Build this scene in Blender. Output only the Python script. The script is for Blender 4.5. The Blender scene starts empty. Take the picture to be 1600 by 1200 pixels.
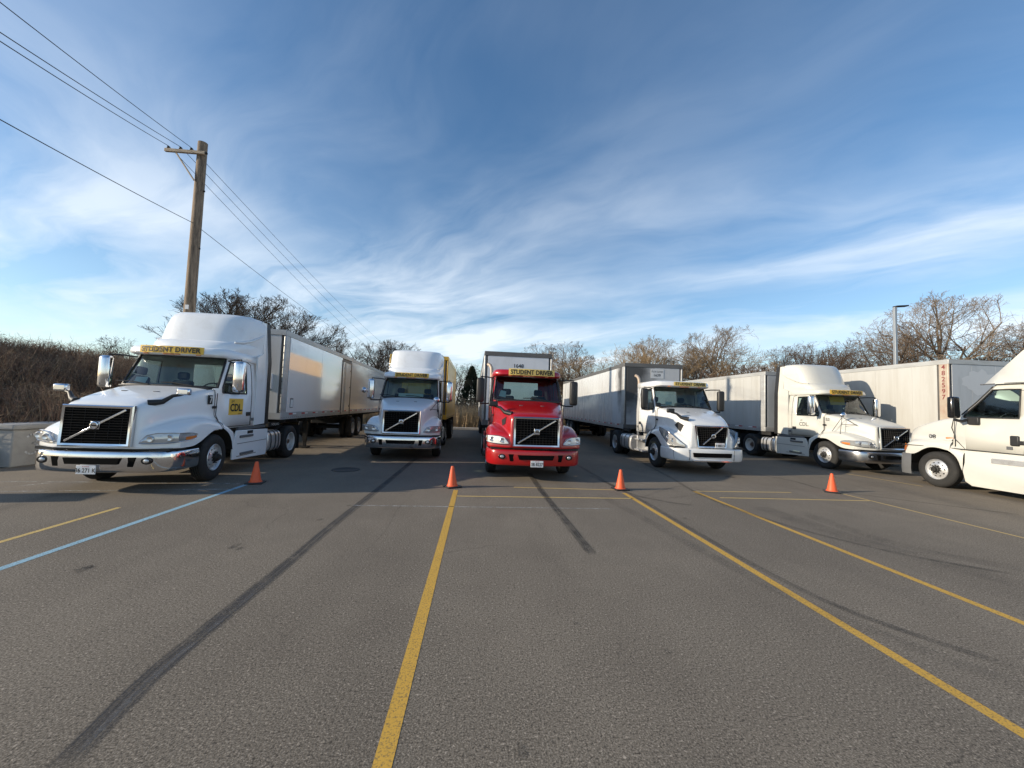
import bpy, bmesh, math, random
import numpy as np
from mathutils import Vector, Matrix
R = math.radians
random.seed(7); rng = np.random.default_rng(11)
S = bpy.context.scene
COL = S.collection

# ---------------------------------------------------------------- camera
F, ROLL, CAMH = 622.0, R(2.1), 1.9
PITCH, YAW = R(3.21), R(4.658)
fh = Vector((math.sin(YAW), math.cos(YAW), 0)); rt = Vector((math.cos(YAW), -math.sin(YAW), 0)); up = Vector((0, 0, 1))
fw = fh*math.cos(PITCH) + up*math.sin(PITCH); uc = up*math.cos(PITCH) - fh*math.sin(PITCH)
cr = rt*math.cos(ROLL) + uc*math.sin(ROLL); cu = uc*math.cos(ROLL) - rt*math.sin(ROLL)
cam = bpy.data.objects.new('camera', bpy.data.cameras.new('camera')); COL.objects.link(cam)
cam.data.sensor_width = 36; cam.data.lens = 36*F/1600; cam.data.clip_start = .05; cam.data.clip_end = 3000
M = Matrix((cr, cu, -fw)).transposed().to_4x4(); M.translation = (0, 0, CAMH); cam.matrix_world = M
S.camera = cam

# ---------------------------------------------------------------- world, sun, exposure
SUN_EL, SUN_AZ = R(18), R(9)          # light travels towards +X, turned 9 degrees to +Y
sd = Vector((-math.cos(SUN_AZ)*math.cos(SUN_EL), -math.sin(SUN_AZ)*math.cos(SUN_EL), math.sin(SUN_EL)))
W = bpy.data.worlds.new('World'); S.world = W; W.use_nodes = True
nt = W.node_tree; nt.nodes.clear()
def N(t, tree=None, **k):
    n = (tree or nt).nodes.new(t)
    for a, b in k.items(): setattr(n, a, b)
    return n
out = N('ShaderNodeOutputWorld'); bg = N('ShaderNodeBackground'); sky = N('ShaderNodeTexSky', sky_type='NISHITA', sun_disc=False)
sky.sun_elevation = SUN_EL; sky.sun_rotation = math.atan2(sd.x, sd.y); sky.altitude = 0; sky.air_density = 1.0; sky.dust_density = 0.35; sky.ozone_density = 2.2
tc = N('ShaderNodeTexCoord'); sep = N('ShaderNodeSeparateXYZ'); nt.links.new(tc.outputs['Generated'], sep.inputs[0])
def math_(op, a, b=None, tree=None, c=None):
    t = tree or nt; n = N('ShaderNodeMath', t, operation=op)
    for i, q in enumerate((a, b, c)):
        if q is None: continue
        if isinstance(q, (int, float)): n.inputs[i].default_value = q
        else: t.links.new(q, n.inputs[i])
    return n.outputs[0]
zz = math_('ADD', math_('MAXIMUM', sep.outputs[2], 0.0), 0.10)
cx_ = math_('DIVIDE', sep.outputs[0], zz); cy_ = math_('DIVIDE', sep.outputs[1], zz)
cmb = N('ShaderNodeCombineXYZ'); nt.links.new(cx_, cmb.inputs[0]); nt.links.new(cy_, cmb.inputs[1])
def warp(vec, scale, amt):
    n = N('ShaderNodeTexNoise'); n.inputs['Scale'].default_value = scale; n.inputs['Detail'].default_value = 3; nt.links.new(vec, n.inputs[0])
    v = N('ShaderNodeVectorMath', operation='SUBTRACT'); nt.links.new(n.outputs['Color'], v.inputs[0]); v.inputs[1].default_value = (.5, .5, .5)
    w = N('ShaderNodeVectorMath', operation='SCALE'); nt.links.new(v.outputs[0], w.inputs[0]); w.inputs['Scale'].default_value = amt
    q = N('ShaderNodeVectorMath', operation='ADD'); nt.links.new(vec, q.inputs[0]); nt.links.new(w.outputs[0], q.inputs[1]); return q.outputs[0]
warped = warp(cmb.outputs[0], .9, .7)
def sky_noise(scale, rot, stretch, loc, detail=7, rough=.62, dist=.6):
    mp = N('ShaderNodeMapping', vector_type='TEXTURE'); mp.inputs['Rotation'].default_value = (0, 0, R(rot)); mp.inputs['Scale'].default_value = stretch; mp.inputs['Location'].default_value = loc
    nt.links.new(warped, mp.inputs[0])
    n = N('ShaderNodeTexNoise'); n.inputs['Scale'].default_value = scale; n.inputs['Detail'].default_value = detail; n.inputs['Roughness'].default_value = rough; n.inputs['Distortion'].default_value = dist
    nt.links.new(mp.outputs[0], n.inputs[0]); return n.outputs[0]
def ramp(fac, stops, tree=None):
    t = tree or nt; r = N('ShaderNodeValToRGB', t); e = r.color_ramp.elements
    while len(e) < len(stops): e.new(.5)
    for i, (p, c) in enumerate(stops):
        e[i].position = p; e[i].color = c if len(c) == 4 else (*c, 1)
    t.links.new(fac, r.inputs[0]); return r.outputs[0]
g = lambda v: (v, v, v)
n1 = ramp(sky_noise(.62, -42, (2.0, 1, 1), (8.8, 1.2, 0), 5, .5, .2), [(.37, g(0)), (.66, g(1))])      # cirrus banks
n2 = ramp(sky_noise(.30, -30, (1.4, 1, 1), (3.3, 4.4, 0), 4, .5, .2), [(.28, g(.05)), (.62, g(1))])   # broad veil
n3 = ramp(sky_noise(1.7, -40, (2.6, 1, 1), (1.7, 8.2, 0), 7, .56, .5), [(.36, g(.04)), (.66, g(1))])   # fine filaments
veil = math_('ADD', math_('MULTIPLY', math_('MULTIPLY', n1, n3), .80), math_('MULTIPLY', math_('MULTIPLY', n2, math_('ADD', math_('MULTIPLY', n3, .6), .4)), .34))
low = math_('SUBTRACT', 1.0, math_('MAXIMUM', sep.outputs[2], 0.0))
hz = math_('POWER', low, 9.0)
cover = math_('MINIMUM', math_('ADD', math_('MULTIPLY', math_('MULTIPLY', veil, math_('POWER', low, 1.35)), 1.35), math_('MULTIPLY', hz, .10)), .85)
mixc = N('ShaderNodeMix', data_type='RGBA'); nt.links.new(cover, mixc.inputs[0])
hs = N('ShaderNodeHueSaturation'); hs.inputs['Saturation'].default_value = 1.22; hs.inputs['Value'].default_value = 1.0
nt.links.new(sky.outputs[0], hs.inputs['Color']); nt.links.new(hs.outputs[0], mixc.inputs[6])
mixc.inputs[7].default_value = (5.9, 6.4, 6.9, 1)
nt.links.new(mixc.outputs[2], bg.inputs[0]); bg.inputs[1].default_value = 0.135
nt.links.new(bg.outputs[0], out.inputs[0])

sun = bpy.data.objects.new('sun', bpy.data.lights.new('sun', 'SUN')); COL.objects.link(sun)
sun.data.energy = 4.5; sun.data.angle = R(.55); sun.data.color = (1.0, .87, .68)
sun.rotation_euler = (-sd).to_track_quat('-Z', 'Y').to_euler(); sun.location = (-20, -5, 20)
vs = S.view_settings; vs.view_transform = 'Standard'; vs.look = 'None'; vs.exposure = 0.35; vs.gamma = 1
S.cycles.max_bounces = 8; S.cycles.transparent_max_bounces = 12; S.cycles.glossy_bounces = 4
S.cycles.use_denoising = True

# ---------------------------------------------------------------- materials
MAT = {}
def newmat(name):
    m = bpy.data.materials.new(name); m.use_nodes = True; m.node_tree.nodes.clear(); MAT[name] = m
    t = m.node_tree; o = N('ShaderNodeOutputMaterial', t); b = N('ShaderNodeBsdfPrincipled', t); t.links.new(b.outputs[0], o.inputs[0])
    return m, t, b, o
def noise_tex(t, scale, detail=5, rough=.6, coord='Object', stretch=None, dist=0):
    c = N('ShaderNodeTexCoord', t); v = c.outputs[coord]
    if coord == 'Position':
        pass
    if stretch:
        mp = N('ShaderNodeMapping', t); mp.inputs['Scale'].default_value = stretch; t.links.new(v, mp.inputs[0]); v = mp.outputs[0]
    n = N('ShaderNodeTexNoise', t); n.inputs['Scale'].default_value = scale; n.inputs['Detail'].default_value = detail; n.inputs['Roughness'].default_value = rough; n.inputs['Distortion'].default_value = dist
    t.links.new(v, n.inputs[0]); return n.outputs[0]
def mixcol(t, fac, a, b, blend='MIX'):
    m = N('ShaderNodeMix', t, data_type='RGBA', blend_type=blend)
    for i, q in ((0, fac), (6, a), (7, b)):
        if isinstance(q, (int, float)): m.inputs[i].default_value = q
        elif isinstance(q, tuple): m.inputs[i].default_value = (*q, 1) if len(q) == 3 else q
        else: t.links.new(q, m.inputs[i])
    return m.outputs[2]
def bump(t, b, h, strength=.3, dist=.01):
    n = N('ShaderNodeBump', t); n.inputs['Strength'].default_value = strength; n.inputs['Distance'].default_value = dist
    t.links.new(h, n.inputs['Height']); t.links.new(n.outputs[0], b.inputs['Normal'])
def simple(name, col, rough=.5, metal=0, coat=0, vary=.12, scale=6, bumps=0, spec=.5, dirt=None, stretch=None, dirt_lo=.5, dirt_hi=.8, dirt_amt=.6):
    m, t, b, o = newmat(name)
    n = noise_tex(t, scale, 6, .65, stretch=stretch)
    c = mixcol(t, n, tuple(x*(1-vary) for x in col), tuple(min(1, x*(1+vary)) for x in col))
    if dirt:
        d = noise_tex(t, scale*.6, 8, .72, stretch=stretch, dist=.4)
        f = ramp(d, [(dirt_lo, g(0)), (dirt_hi, g(dirt_amt))], t)
        c = mixcol(t, f, c, dirt)
    t.links.new(c, b.inputs['Base Color'])
    rr = N('ShaderNodeMapRange', t); rr.inputs[3].default_value = max(0, rough-.08); rr.inputs[4].default_value = min(1, rough+.1)
    t.links.new(n, rr.inputs[0]); t.links.new(rr.outputs[0], b.inputs['Roughness'])
    b.inputs['Metallic'].default_value = metal; b.inputs['Coat Weight'].default_value = coat; b.inputs['Coat Roughness'].default_value = .06
    b.inputs['Specular IOR Level'].default_value = spec
    if bumps: bump(t, b, noise_tex(t, scale*6, 4), bumps, .004)
    return m
simple('paint_white', (.82, .84, .85), .30, coat=.6, vary=.03, scale=2, dirt=(.52, .47, .40), dirt_lo=.53, dirt_hi=.9, dirt_amt=.5)
simple('paint_white_new', (.72, .72, .71), .25, coat=.8, vary=.02, scale=2, dirt=(.55, .50, .44), dirt_lo=.56, dirt_hi=.9, dirt_amt=.3)
simple('paint_cream', (.60, .59, .54), .34, coat=.5, vary=.03, scale=2, dirt=(.52, .47, .38), dirt_lo=.5, dirt_hi=.9, dirt_amt=.35)
simple('paint_red', (.38, .004, .006), .30, coat=.6, vary=.08, scale=2, dirt=(.20, .05, .04), dirt_lo=.55, dirt_hi=.9, dirt_amt=.3)
simple('chrome', (.74, .74, .76), .10, 1, vary=.05, scale=5, dirt=(.36, .34, .31), dirt_lo=.52, dirt_hi=.85, dirt_amt=.5)
simple('chrome_dull', (.50, .50, .52), .22, 1, vary=.1, scale=6)
simple('alloy', (.66, .66, .66), .30, .6, vary=.08, scale=9, dirt=(.22, .19, .16), dirt_lo=.5, dirt_hi=.8)
simple('rim_white', (.62, .61, .59), .45, 0, vary=.08, scale=9, dirt=(.24, .20, .16), dirt_lo=.45, dirt_hi=.8)
simple('hub_rust', (.16, .10, .07), .6, .3, vary=.2, scale=14)
simple('black_plastic', (.018, .018, .019), .48, vary=.2, scale=8)
simple('black_gloss', (.010, .010, .011), .18, vary=.1, coat=.3)
simple('void_black', (.004, .004, .004), .9, vary=.1, spec=.1)
simple('grey_plastic', (.115, .118, .122), .55, vary=.12, scale=5)
simple('chassis_black', (.016, .015, .014), .62, vary=.3, scale=7, dirt=(.06, .05, .04))
simple('rubber', (.020, .0195, .019), .78, vary=.25, scale=9, bumps=.2, dirt=(.075, .065, .055), dirt_lo=.5, dirt_hi=.85, dirt_amt=.5)
simple('seat_cloth', (.032, .033, .036), .9, vary=.2)
simple('lens_amber', (.75, .22, .05), .18, coat=.7, vary=.1)
simple('lens_red', (.55, .03, .03), .22, coat=.5, vary=.1)
simple('lens_white', (.78, .79, .77), .14, coat=.9, vary=.12, scale=9)
simple('lens_clear', (.50, .51, .51), .12, .45, coat=.9, vary=.25, scale=9)
simple('reflector', (.62, .62, .63), .28, .8, vary=.2, scale=14)
simple('sign_yellow', (.80, .50, .07), .5, vary=.06, scale=4)
simple('sign_pale', (.82, .60, .17), .5, vary=.06, scale=4)
simple('letter_black', (.012, .012, .012), .5, vary=.1)
simple('letter_white', (.70, .70, .68), .5, vary=.1)
simple('letter_red', (.20, .035, .035), .6, vary=.2)
simple('plate_white', (.74, .75, .76), .4, vary=.05)
simple('paper', (.62, .72, .70), .7, vary=.1)
simple('trailer_white', (.60, .605, .605), .27, coat=.35, vary=.05, scale=1.2, stretch=(3, 3, .35), dirt=(.44, .40, .34), dirt_lo=.48, dirt_hi=.88, dirt_amt=.5)
simple('trailer_smooth', (.80, .825, .85), .10, coat=1.0, vary=.03, scale=1.0, stretch=(3, 3, .3), dirt=(.5, .47, .42), dirt_lo=.55, dirt_hi=.9, dirt_amt=.35)
simple('trailer_old', (.49, .485, .46), .42, coat=.15, vary=.06, scale=1.3, stretch=(3, 3, .3), dirt=(.33, .30, .25), dirt_lo=.45, dirt_hi=.82, dirt_amt=.6)
simple('trailer_yellow', (.78, .44, .04), .4, coat=.3, vary=.08, scale=1.2, stretch=(3, 3, .4), dirt=(.30, .18, .05), dirt_lo=.5, dirt_hi=.85)
simple('front_grey', (.47, .485, .50), .38, coat=.1, vary=.06, scale=1.5, stretch=(2, 2, .5), dirt=(.27, .27, .27), dirt_lo=.5, dirt_hi=.85)
simple('front_light', (.66, .68, .71), .38, coat=.1, vary=.05, scale=1.5, stretch=(2, 2, .5), dirt=(.40, .40, .40), dirt_lo=.5, dirt_hi=.85)
simple('front_patch', (.56, .57, .58), .45, vary=.06, scale=3)
simple('rail_alu', (.46, .46, .45), .42, .2, vary=.12, scale=3, stretch=(.4, .4, 2), dirt=(.18, .16, .13), dirt_lo=.45, dirt_hi=.8)
simple('rail_dark', (.13, .125, .12), .5, .3, vary=.2, scale=3, dirt=(.07, .06, .05))
simple('post_rust', (.50, .43, .34), .5, .2, vary=.12, scale=2.5, dirt=(.34, .17, .12), dirt_lo=.4, dirt_hi=.75, dirt_amt=.8)
simple('tape_red', (.45, .04, .05), .4, vary=.15)
simple('tape_white', (.72, .72, .72), .4, vary=.1)
simple('cone_orange', (.78, .115, .035), .55, vary=.12, scale=8, dirt=(.26, .08, .04), dirt_lo=.5, dirt_hi=.8, dirt_amt=.7)
simple('wood_pole', (.29, .215, .150), .85, vary=.4, scale=5, stretch=(5, 5, .5), bumps=.8, dirt=(.05, .036, .026), dirt_lo=.42, dirt_hi=.66, dirt_amt=.9)
simple('wood_arm', (.42, .34, .25), .8, vary=.25, scale=6, stretch=(.6, 6, 6), bumps=.4)
simple('galv', (.40, .41, .42), .42, .7, vary=.12, scale=4)
simple('wire', (.028, .028, .03), .6)
simple('concrete', (.40, .385, .36), .9, vary=.16, scale=3, bumps=.5, dirt=(.21, .195, .175), dirt_lo=.42, dirt_hi=.8, dirt_amt=.8)
simple('graffiti', (.60, .60, .60), .8, vary=.2, scale=12)
simple('bark', (.085, .066, .052), .9, vary=.35, scale=5, stretch=(5, 5, 1), bumps=.6)
simple('bark_pale', (.165, .132, .10), .9, vary=.3, scale=5, stretch=(5, 5, 1), bumps=.5)
simple('twig_dark', (.085, .066, .052), .9, vary=.3)
simple('twig_brown', (.105, .070, .047), .9, vary=.3)
simple('twig_tan', (.235, .165, .092), .9, vary=.3)
simple('twig_pale', (.20, .155, .115), .9, vary=.3)
simple('conifer', (.030, .050, .024), .85, vary=.4, scale=3)
simple('brush_brown', (.205, .125, .082), .95, vary=.45, scale=1.2)
simple('brush_tan', (.270, .195, .125), .95, vary=.35, scale=1.6)
simple('reed_tan', (.55, .40, .23), .95, vary=.35, scale=1.6)
simple('soil', (.085, .062, .043), .95, vary=.35, scale=2, bumps=.5)
simple('soot', (.03, .028, .026), .8, vary=.3)
simple('iron', (.035, .033, .032), .6, .5, vary=.3, scale=12, bumps=.5)

def soot(name, c0, c1, loc, sc):
    # diesel soot blown against the trailer beside the exhaust pipe (a stain with its own shape)
    m, t, b, o = newmat(name)
    base = mixcol(t, noise_tex(t, 1.6, 6, stretch=(2, 2, .5)), c0, c1)
    c = N('ShaderNodeTexCoord', t); mp = N('ShaderNodeMapping', t); mp.inputs['Location'].default_value = loc; mp.inputs['Scale'].default_value = sc
    t.links.new(c.outputs['Object'], mp.inputs[0]); ln = N('ShaderNodeVectorMath', t, operation='LENGTH')
    wob = N('ShaderNodeTexNoise', t); wob.inputs['Scale'].default_value = 2.3; wob.inputs['Detail'].default_value = 6; t.links.new(c.outputs['Object'], wob.inputs[0])
    t.links.new(mp.outputs[0], ln.inputs[0]); d = math_('ADD', ln.outputs['Value'], math_('MULTIPLY', math_('SUBTRACT', wob.outputs[0], .5, t), .7, t), t)
    f = ramp(d, [(.40, g(.93)), (.70, g(.5)), (1.0, g(0))], t)
    t.links.new(mixcol(t, f, base, (.028, .026, .025)), b.inputs['Base Color']); b.inputs['Roughness'].default_value = .55
soot('front_sooty', (.40, .41, .42), (.50, .51, .525), (.84, 0, -1.72), (.8, .25, .52))
soot('side_sooty', (.58, .585, .585), (.62, .62, .62), (0, .0, -1.85), (.0, .75, .54))

def glass():
    m, t, b, o = newmat('glass'); t.nodes.remove(b)
    tr = N('ShaderNodeBsdfTransparent', t); tr.inputs[0].default_value = (.68, .80, .77, 1)
    gl = N('ShaderNodeBsdfGlossy', t); gl.inputs['Roughness'].default_value = .02; gl.inputs[0].default_value = (.95, .97, 1, 1)
    fr = N('ShaderNodeFresnel', t); fr.inputs[0].default_value = 1.6; mx = N('ShaderNodeMixShader', t)
    t.links.new(fr.outputs[0], mx.inputs[0]); t.links.new(tr.outputs[0], mx.inputs[1]); t.links.new(gl.outputs[0], mx.inputs[2]); t.links.new(mx.outputs[0], o.inputs[0])
glass()

def pos(t):
    return N('ShaderNodeNewGeometry', t).outputs['Position']
def ntex(t, vec, scale, detail=6, rough=.6, dist=0, stretch=None, typ='ShaderNodeTexNoise'):
    if stretch:
        mp = N('ShaderNodeMapping', t); mp.inputs['Scale'].default_value = stretch; t.links.new(vec, mp.inputs[0]); vec = mp.outputs[0]
    n = N(typ, t); n.inputs['Scale'].default_value = scale
    if typ == 'ShaderNodeTexNoise':
        n.inputs['Detail'].default_value = detail; n.inputs['Roughness'].default_value = rough; n.inputs['Distortion'].default_value = dist
    t.links.new(vec, n.inputs[0]); return n.outputs[0]
def asphalt():
    m, t, b, o = newmat('asphalt'); p = pos(t)
    big = ntex(t, p, .22, 6, .6); mid = ntex(t, p, 1.1, 7, .65, .3); lane = ntex(t, p, .5, 5, .6, .2, (2.2, .28, 1))
    fine = ntex(t, p, 85, 3, .75); grit = ntex(t, p, 110, typ='ShaderNodeTexVoronoi')
    c = mixcol(t, ramp(big, [(.32, g(0)), (.68, g(1))], t), (.190, .160, .122), (.272, .229, .174))
    c = mixcol(t, ramp(mid, [(.42, g(.0)), (.75, g(.45))], t), c, (.140, .115, .088))
    c = mixcol(t, ramp(lane, [(.48, g(0)), (.75, g(.40))], t), c, (.130, .108, .083))
    c = mixcol(t, ramp(fine, [(.34, g(.95)), (.53, g(0))], t), c, (.046, .037, .029))
    c = mixcol(t, ramp(fine, [(.56, g(0)), (.72, g(.75))], t), c, (.58, .49, .39))
    fine2 = ntex(t, p, 45, 2, .6)
    c = mixcol(t, ramp(fine2, [(.28, g(.85)), (.44, g(0))], t), c, (.045, .037, .029))
    c = mixcol(t, ramp(fine2, [(.62, g(0)), (.72, g(.7))], t), c, (.52, .44, .35))
    wv = N('ShaderNodeVectorMath', t, operation='ADD'); wn = N('ShaderNodeTexNoise', t); wn.inputs['Scale'].default_value = 1.1; wn.inputs['Detail'].default_value = 6; t.links.new(p, wn.inputs[0]); t.links.new(p, wv.inputs[0]); t.links.new(wn.outputs['Color'], wv.inputs[1])
    vo = N('ShaderNodeTexVoronoi', t, feature='DISTANCE_TO_EDGE'); vo.inputs['Scale'].default_value = .30; t.links.new(wv.outputs[0], vo.inputs[0])
    ck = math_('MULTIPLY', ramp(vo.outputs[0], [(.0, g(.45)), (.0028, g(0))], t), ramp(ntex(t, p, .35, 3), [(.50, g(0)), (.60, g(1))], t), t)
    c = mixcol(t, ck, c, (.035, .030, .026))
    spots = ntex(t, p, 1.7, 2, .5); st = ramp(spots, [(.76, g(0)), (.80, g(.5))], t)
    c = mixcol(t, st, c, (.06, .055, .05))
    t.links.new(c, b.inputs['Base Color']); b.inputs['Roughness'].default_value = .88; b.inputs['Specular IOR Level'].default_value = .3
    h = math_('ADD', math_('MULTIPLY', fine, 1.0, t), math_('MULTIPLY', grit, .8, t), t)
    bump(t, b, h, .25, .004)
asphalt()
def paintline(name, col, wear_lo, wear_hi):
    m, t, b, o = newmat(name); p = pos(t)
    w = ntex(t, p, 5, 8, .75); f2 = ntex(t, p, 60, 3, .7)
    c = mixcol(t, ntex(t, p, 2.5, 4), tuple(x*.85 for x in col), tuple(min(1, x*1.1) for x in col))
    c = mixcol(t, ramp(f2, [(.34, g(.75)), (.5, g(0))], t), c, (.10, .085, .06))
    t.links.new(c, b.inputs['Base Color']); b.inputs['Roughness'].default_value = .8
    a = ramp(math_('ADD', math_('MULTIPLY', w, .58, t), math_('MULTIPLY', f2, .42, t), t), [(wear_lo, g(0)), (wear_hi, g(1))], t)
    t.links.new(a, b.inputs['Alpha']); bump(t, b, f2, .4, .004)
paintline('line_yellow', (.64, .37, .055), .33, .41)
paintline('line_yellow_thin', (.66, .46, .15), .33, .43)
paintline('line_blue', (.30, .50, .60), .30, .42)
paintline('line_white', (.50, .50, .48), .44, .58)
def mark(name, col, amt, lo, hi):
    m, t, b, o = newmat(name); p = pos(t)
    w = ntex(t, p, 3.0, 7, .7); f2 = ntex(t, p, 50, 3, .7)
    b.inputs['Base Color'].default_value = (*col, 1); b.inputs['Roughness'].default_value = .75
    uv = N('ShaderNodeUVMap', t); sp = N('ShaderNodeSeparateXYZ', t); t.links.new(uv.outputs[0], sp.inputs[0])
    e = math_('SUBTRACT', 1.0, math_('ABSOLUTE', math_('SUBTRACT', math_('MULTIPLY', sp.outputs[0], 2.0, t), 1.0, t), None, t), t)   # soft sides
    e = math_('MINIMUM', math_('MULTIPLY', e, 3.0, t), 1.0, t)
    le = math_('SUBTRACT', 1.0, math_('ABSOLUTE', math_('SUBTRACT', math_('MULTIPLY', sp.outputs[1], 2.0, t), 1.0, t), None, t), t)   # soft ends
    le = math_('MINIMUM', math_('MULTIPLY', le, 7.0, t), 1.0, t)
    a = ramp(math_('ADD', math_('MULTIPLY', w, .6, t), math_('MULTIPLY', f2, .4, t), t), [(lo, g(0)), (hi, g(amt))], t)
    mp = N('ShaderNodeMapping', t); mp.inputs['Scale'].default_value = (9, 2.2, 1); t.links.new(uv.outputs[0], mp.inputs[0])
    st = N('ShaderNodeTexNoise', t); st.inputs['Scale'].default_value = 1.0; st.inputs['Detail'].default_value = 5; t.links.new(mp.outputs[0], st.inputs[0])
    a = math_('MULTIPLY', a, ramp(st.outputs[0], [(.34, g(.25)), (.60, g(1))], t), t)
    t.links.new(math_('MULTIPLY', math_('MULTIPLY', a, e, t), le, t), b.inputs['Alpha'])
mark('tyre_mark_dark', (.035, .033, .031), .52, .32, .62)
mark('tyre_mark_black', (.035, .034, .033), .80, .30, .58)
mark('tyre_mark_soft', (.06, .055, .05), .36, .40, .68)
mark('sealed_crack', (.045, .045, .048), .78, .28, .54)
mark('scuff_pale', (.30, .29, .28), .55, .46, .66)
def dirt_ground():
    m, t, b, o = newmat('ground'); p = pos(t)
    c = mixcol(t, ntex(t, p, .4, 7), (.13, .10, .065), (.26, .20, .125))
    t.links.new(c, b.inputs['Base Color']); b.inputs['Roughness'].default_value = .95
dirt_ground()

# ---------------------------------------------------------------- mesh helpers
class MB:
    def __init__(s): s.v = []; s.f = []
    def add(s, vs, fs):
        o = len(s.v); s.v += [tuple(q) for q in vs]; s.f += [tuple(i+o for i in q) for q in fs]; return s
    def box(s, x0, x1, y0, y1, z0, z1):
        return s.add([(x0, y0, z0), (x1, y0, z0), (x1, y1, z0), (x0, y1, z0), (x0, y0, z1), (x1, y0, z1), (x1, y1, z1), (x0, y1, z1)],
                     [(0, 3, 2, 1), (4, 5, 6, 7), (0, 1, 5, 4), (1, 2, 6, 5), (2, 3, 7, 6), (3, 0, 4, 7)])
    def tube(s, pts, r, n=8, cap=True):
        pts = [Vector(p) for p in pts]; rs = r if isinstance(r, (list, tuple)) else [r]*len(pts); rings = []
        a = None
        for i, p in enumerate(pts):
            d = (pts[min(i+1, len(pts)-1)] - pts[max(i-1, 0)]).normalized()
            if a is None:
                a = d.orthogonal().normalized()
            else:
                a = (a - d*a.dot(d)).normalized()
            b = d.cross(a); rings.append([p + (a*math.cos(2*math.pi*k/n) + b*math.sin(2*math.pi*k/n))*rs[i] for k in range(n)])
        vs = [q for rr in rings for q in rr]; fs = []
        for i in range(len(rings)-1):
            for k in range(n):
                fs.append((i*n+k, i*n+(k+1) % n, (i+1)*n+(k+1) % n, (i+1)*n+k))
        if cap: fs += [tuple(range(n-1, -1, -1)), tuple(range((len(rings)-1)*n, len(rings)*n))]
        return s.add(vs, fs)
    def lathe_x(s, prof, n=32, x0=0, y0=0, z0=0, close=False):
        vs = []; m = len(prof)
        for k in range(n):
            a = 2*math.pi*k/n
            for (x, r) in prof: vs.append((x0+x, y0+r*math.cos(a), z0+r*math.sin(a)))
        fs = []
        for k in range(n):
            k2 = (k+1) % n
            for i in range(m if close else m-1):
                j = (i+1) % m; fs.append((k*m+i, k*m+j, k2*m+j, k2*m+i))
        return s.add(vs, fs)
    def lathe_z(s, prof, n=16, cx=0, cy=0, cap=True):
        vs = []; m = len(prof)
        for k in range(n):
            a = 2*math.pi*k/n
            for (r, z) in prof: vs.append((cx+r*math.cos(a), cy+r*math.sin(a), z))
        fs = []
        for k in range(n):
            k2 = (k+1) % n
            for i in range(m-1): fs.append((k*m+i, k2*m+i, k2*m+i+1, k*m+i+1))
        if cap: fs += [tuple(k*m+m-1 for k in range(n)), tuple(k*m for k in range(n-1, -1, -1))]
        return s.add(vs, fs)
    def grid(s, rows, skip=None, flip=False):
        m = len(rows[0]); vs = [q for r in rows for q in r]; fs = []
        for i in range(len(rows)-1):
            for j in range(m-1):
                if skip and skip(i, j): continue
                q = (i*m+j, i*m+j+1, (i+1)*m+j+1, (i+1)*m+j); fs.append(q[::-1] if flip else q)
        return s.add(vs, fs)
    def prism(s, poly, d):            # polygon (3d points) pushed along vector d
        n = len(poly); d = Vector(d); vs = [Vector(p) for p in poly]; vs += [p+d for p in vs[:n]]
        return s.add(vs, [tuple(range(n-1, -1, -1)), tuple(range(n, 2*n))] + [(i, (i+1) % n, n+(i+1) % n, n+i) for i in range(n)])
    def mesh(s, name, mat, smooth=None):
        me = bpy.data.meshes.new(name); me.from_pydata(s.v, [], s.f); me.materials.append(MAT[mat])
        bm = bmesh.new(); bm.from_mesh(me); bmesh.ops.recalc_face_normals(bm, faces=bm.faces); bm.to_mesh(me); bm.free()
        if smooth is not None:
            me.shade_smooth(); me.set_sharp_from_angle(angle=R(smooth))
        return me
    def build(s, name, mat, parent=None, smooth=None, bevel=0, sub=0, loc=None, merge=False):
        if merge:
            bm = bmesh.new(); me = bpy.data.meshes.new(name); me.from_pydata(s.v, [], s.f); bm.from_mesh(me)
            bmesh.ops.remove_doubles(bm, verts=bm.verts, dist=.0005); bmesh.ops.recalc_face_normals(bm, faces=bm.faces); bm.to_mesh(me); bm.free(); me.materials.append(MAT[mat])
            if smooth is not None: me.shade_smooth(); me.set_sharp_from_angle(angle=R(smooth))
        else: me = s.mesh(name, mat, smooth)
        o = link(name, me, parent)
        if loc: o.location = loc
        if bevel:
            b = o.modifiers.new('bevel', 'BEVEL'); b.width = bevel; b.segments = 2; b.limit_method = 'ANGLE'; b.angle_limit = R(40)
            me.shade_smooth(); me.set_sharp_from_angle(angle=R(50))
        if sub:
            b = o.modifiers.new('sub', 'SUBSURF'); b.levels = b.render_levels = sub; me.shade_smooth()
        return o
def link(name, me, parent=None, loc=None):
    o = bpy.data.objects.new(name, me); COL.objects.link(o); o.parent = parent
    if loc: o.location = loc
    return o
def tag(o, label=None, cat=None, group=None, kind=None):
    for k, v in (('label', label), ('category', cat), ('group', group), ('kind', kind)):
        if v: o[k] = v
    return o
def empty(name, loc=(0, 0, 0), rz=0):
    o = link(name, None); o.location = loc; o.rotation_euler = (0, 0, rz); o.empty_display_size = .2; return o
_tc = {}
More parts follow.
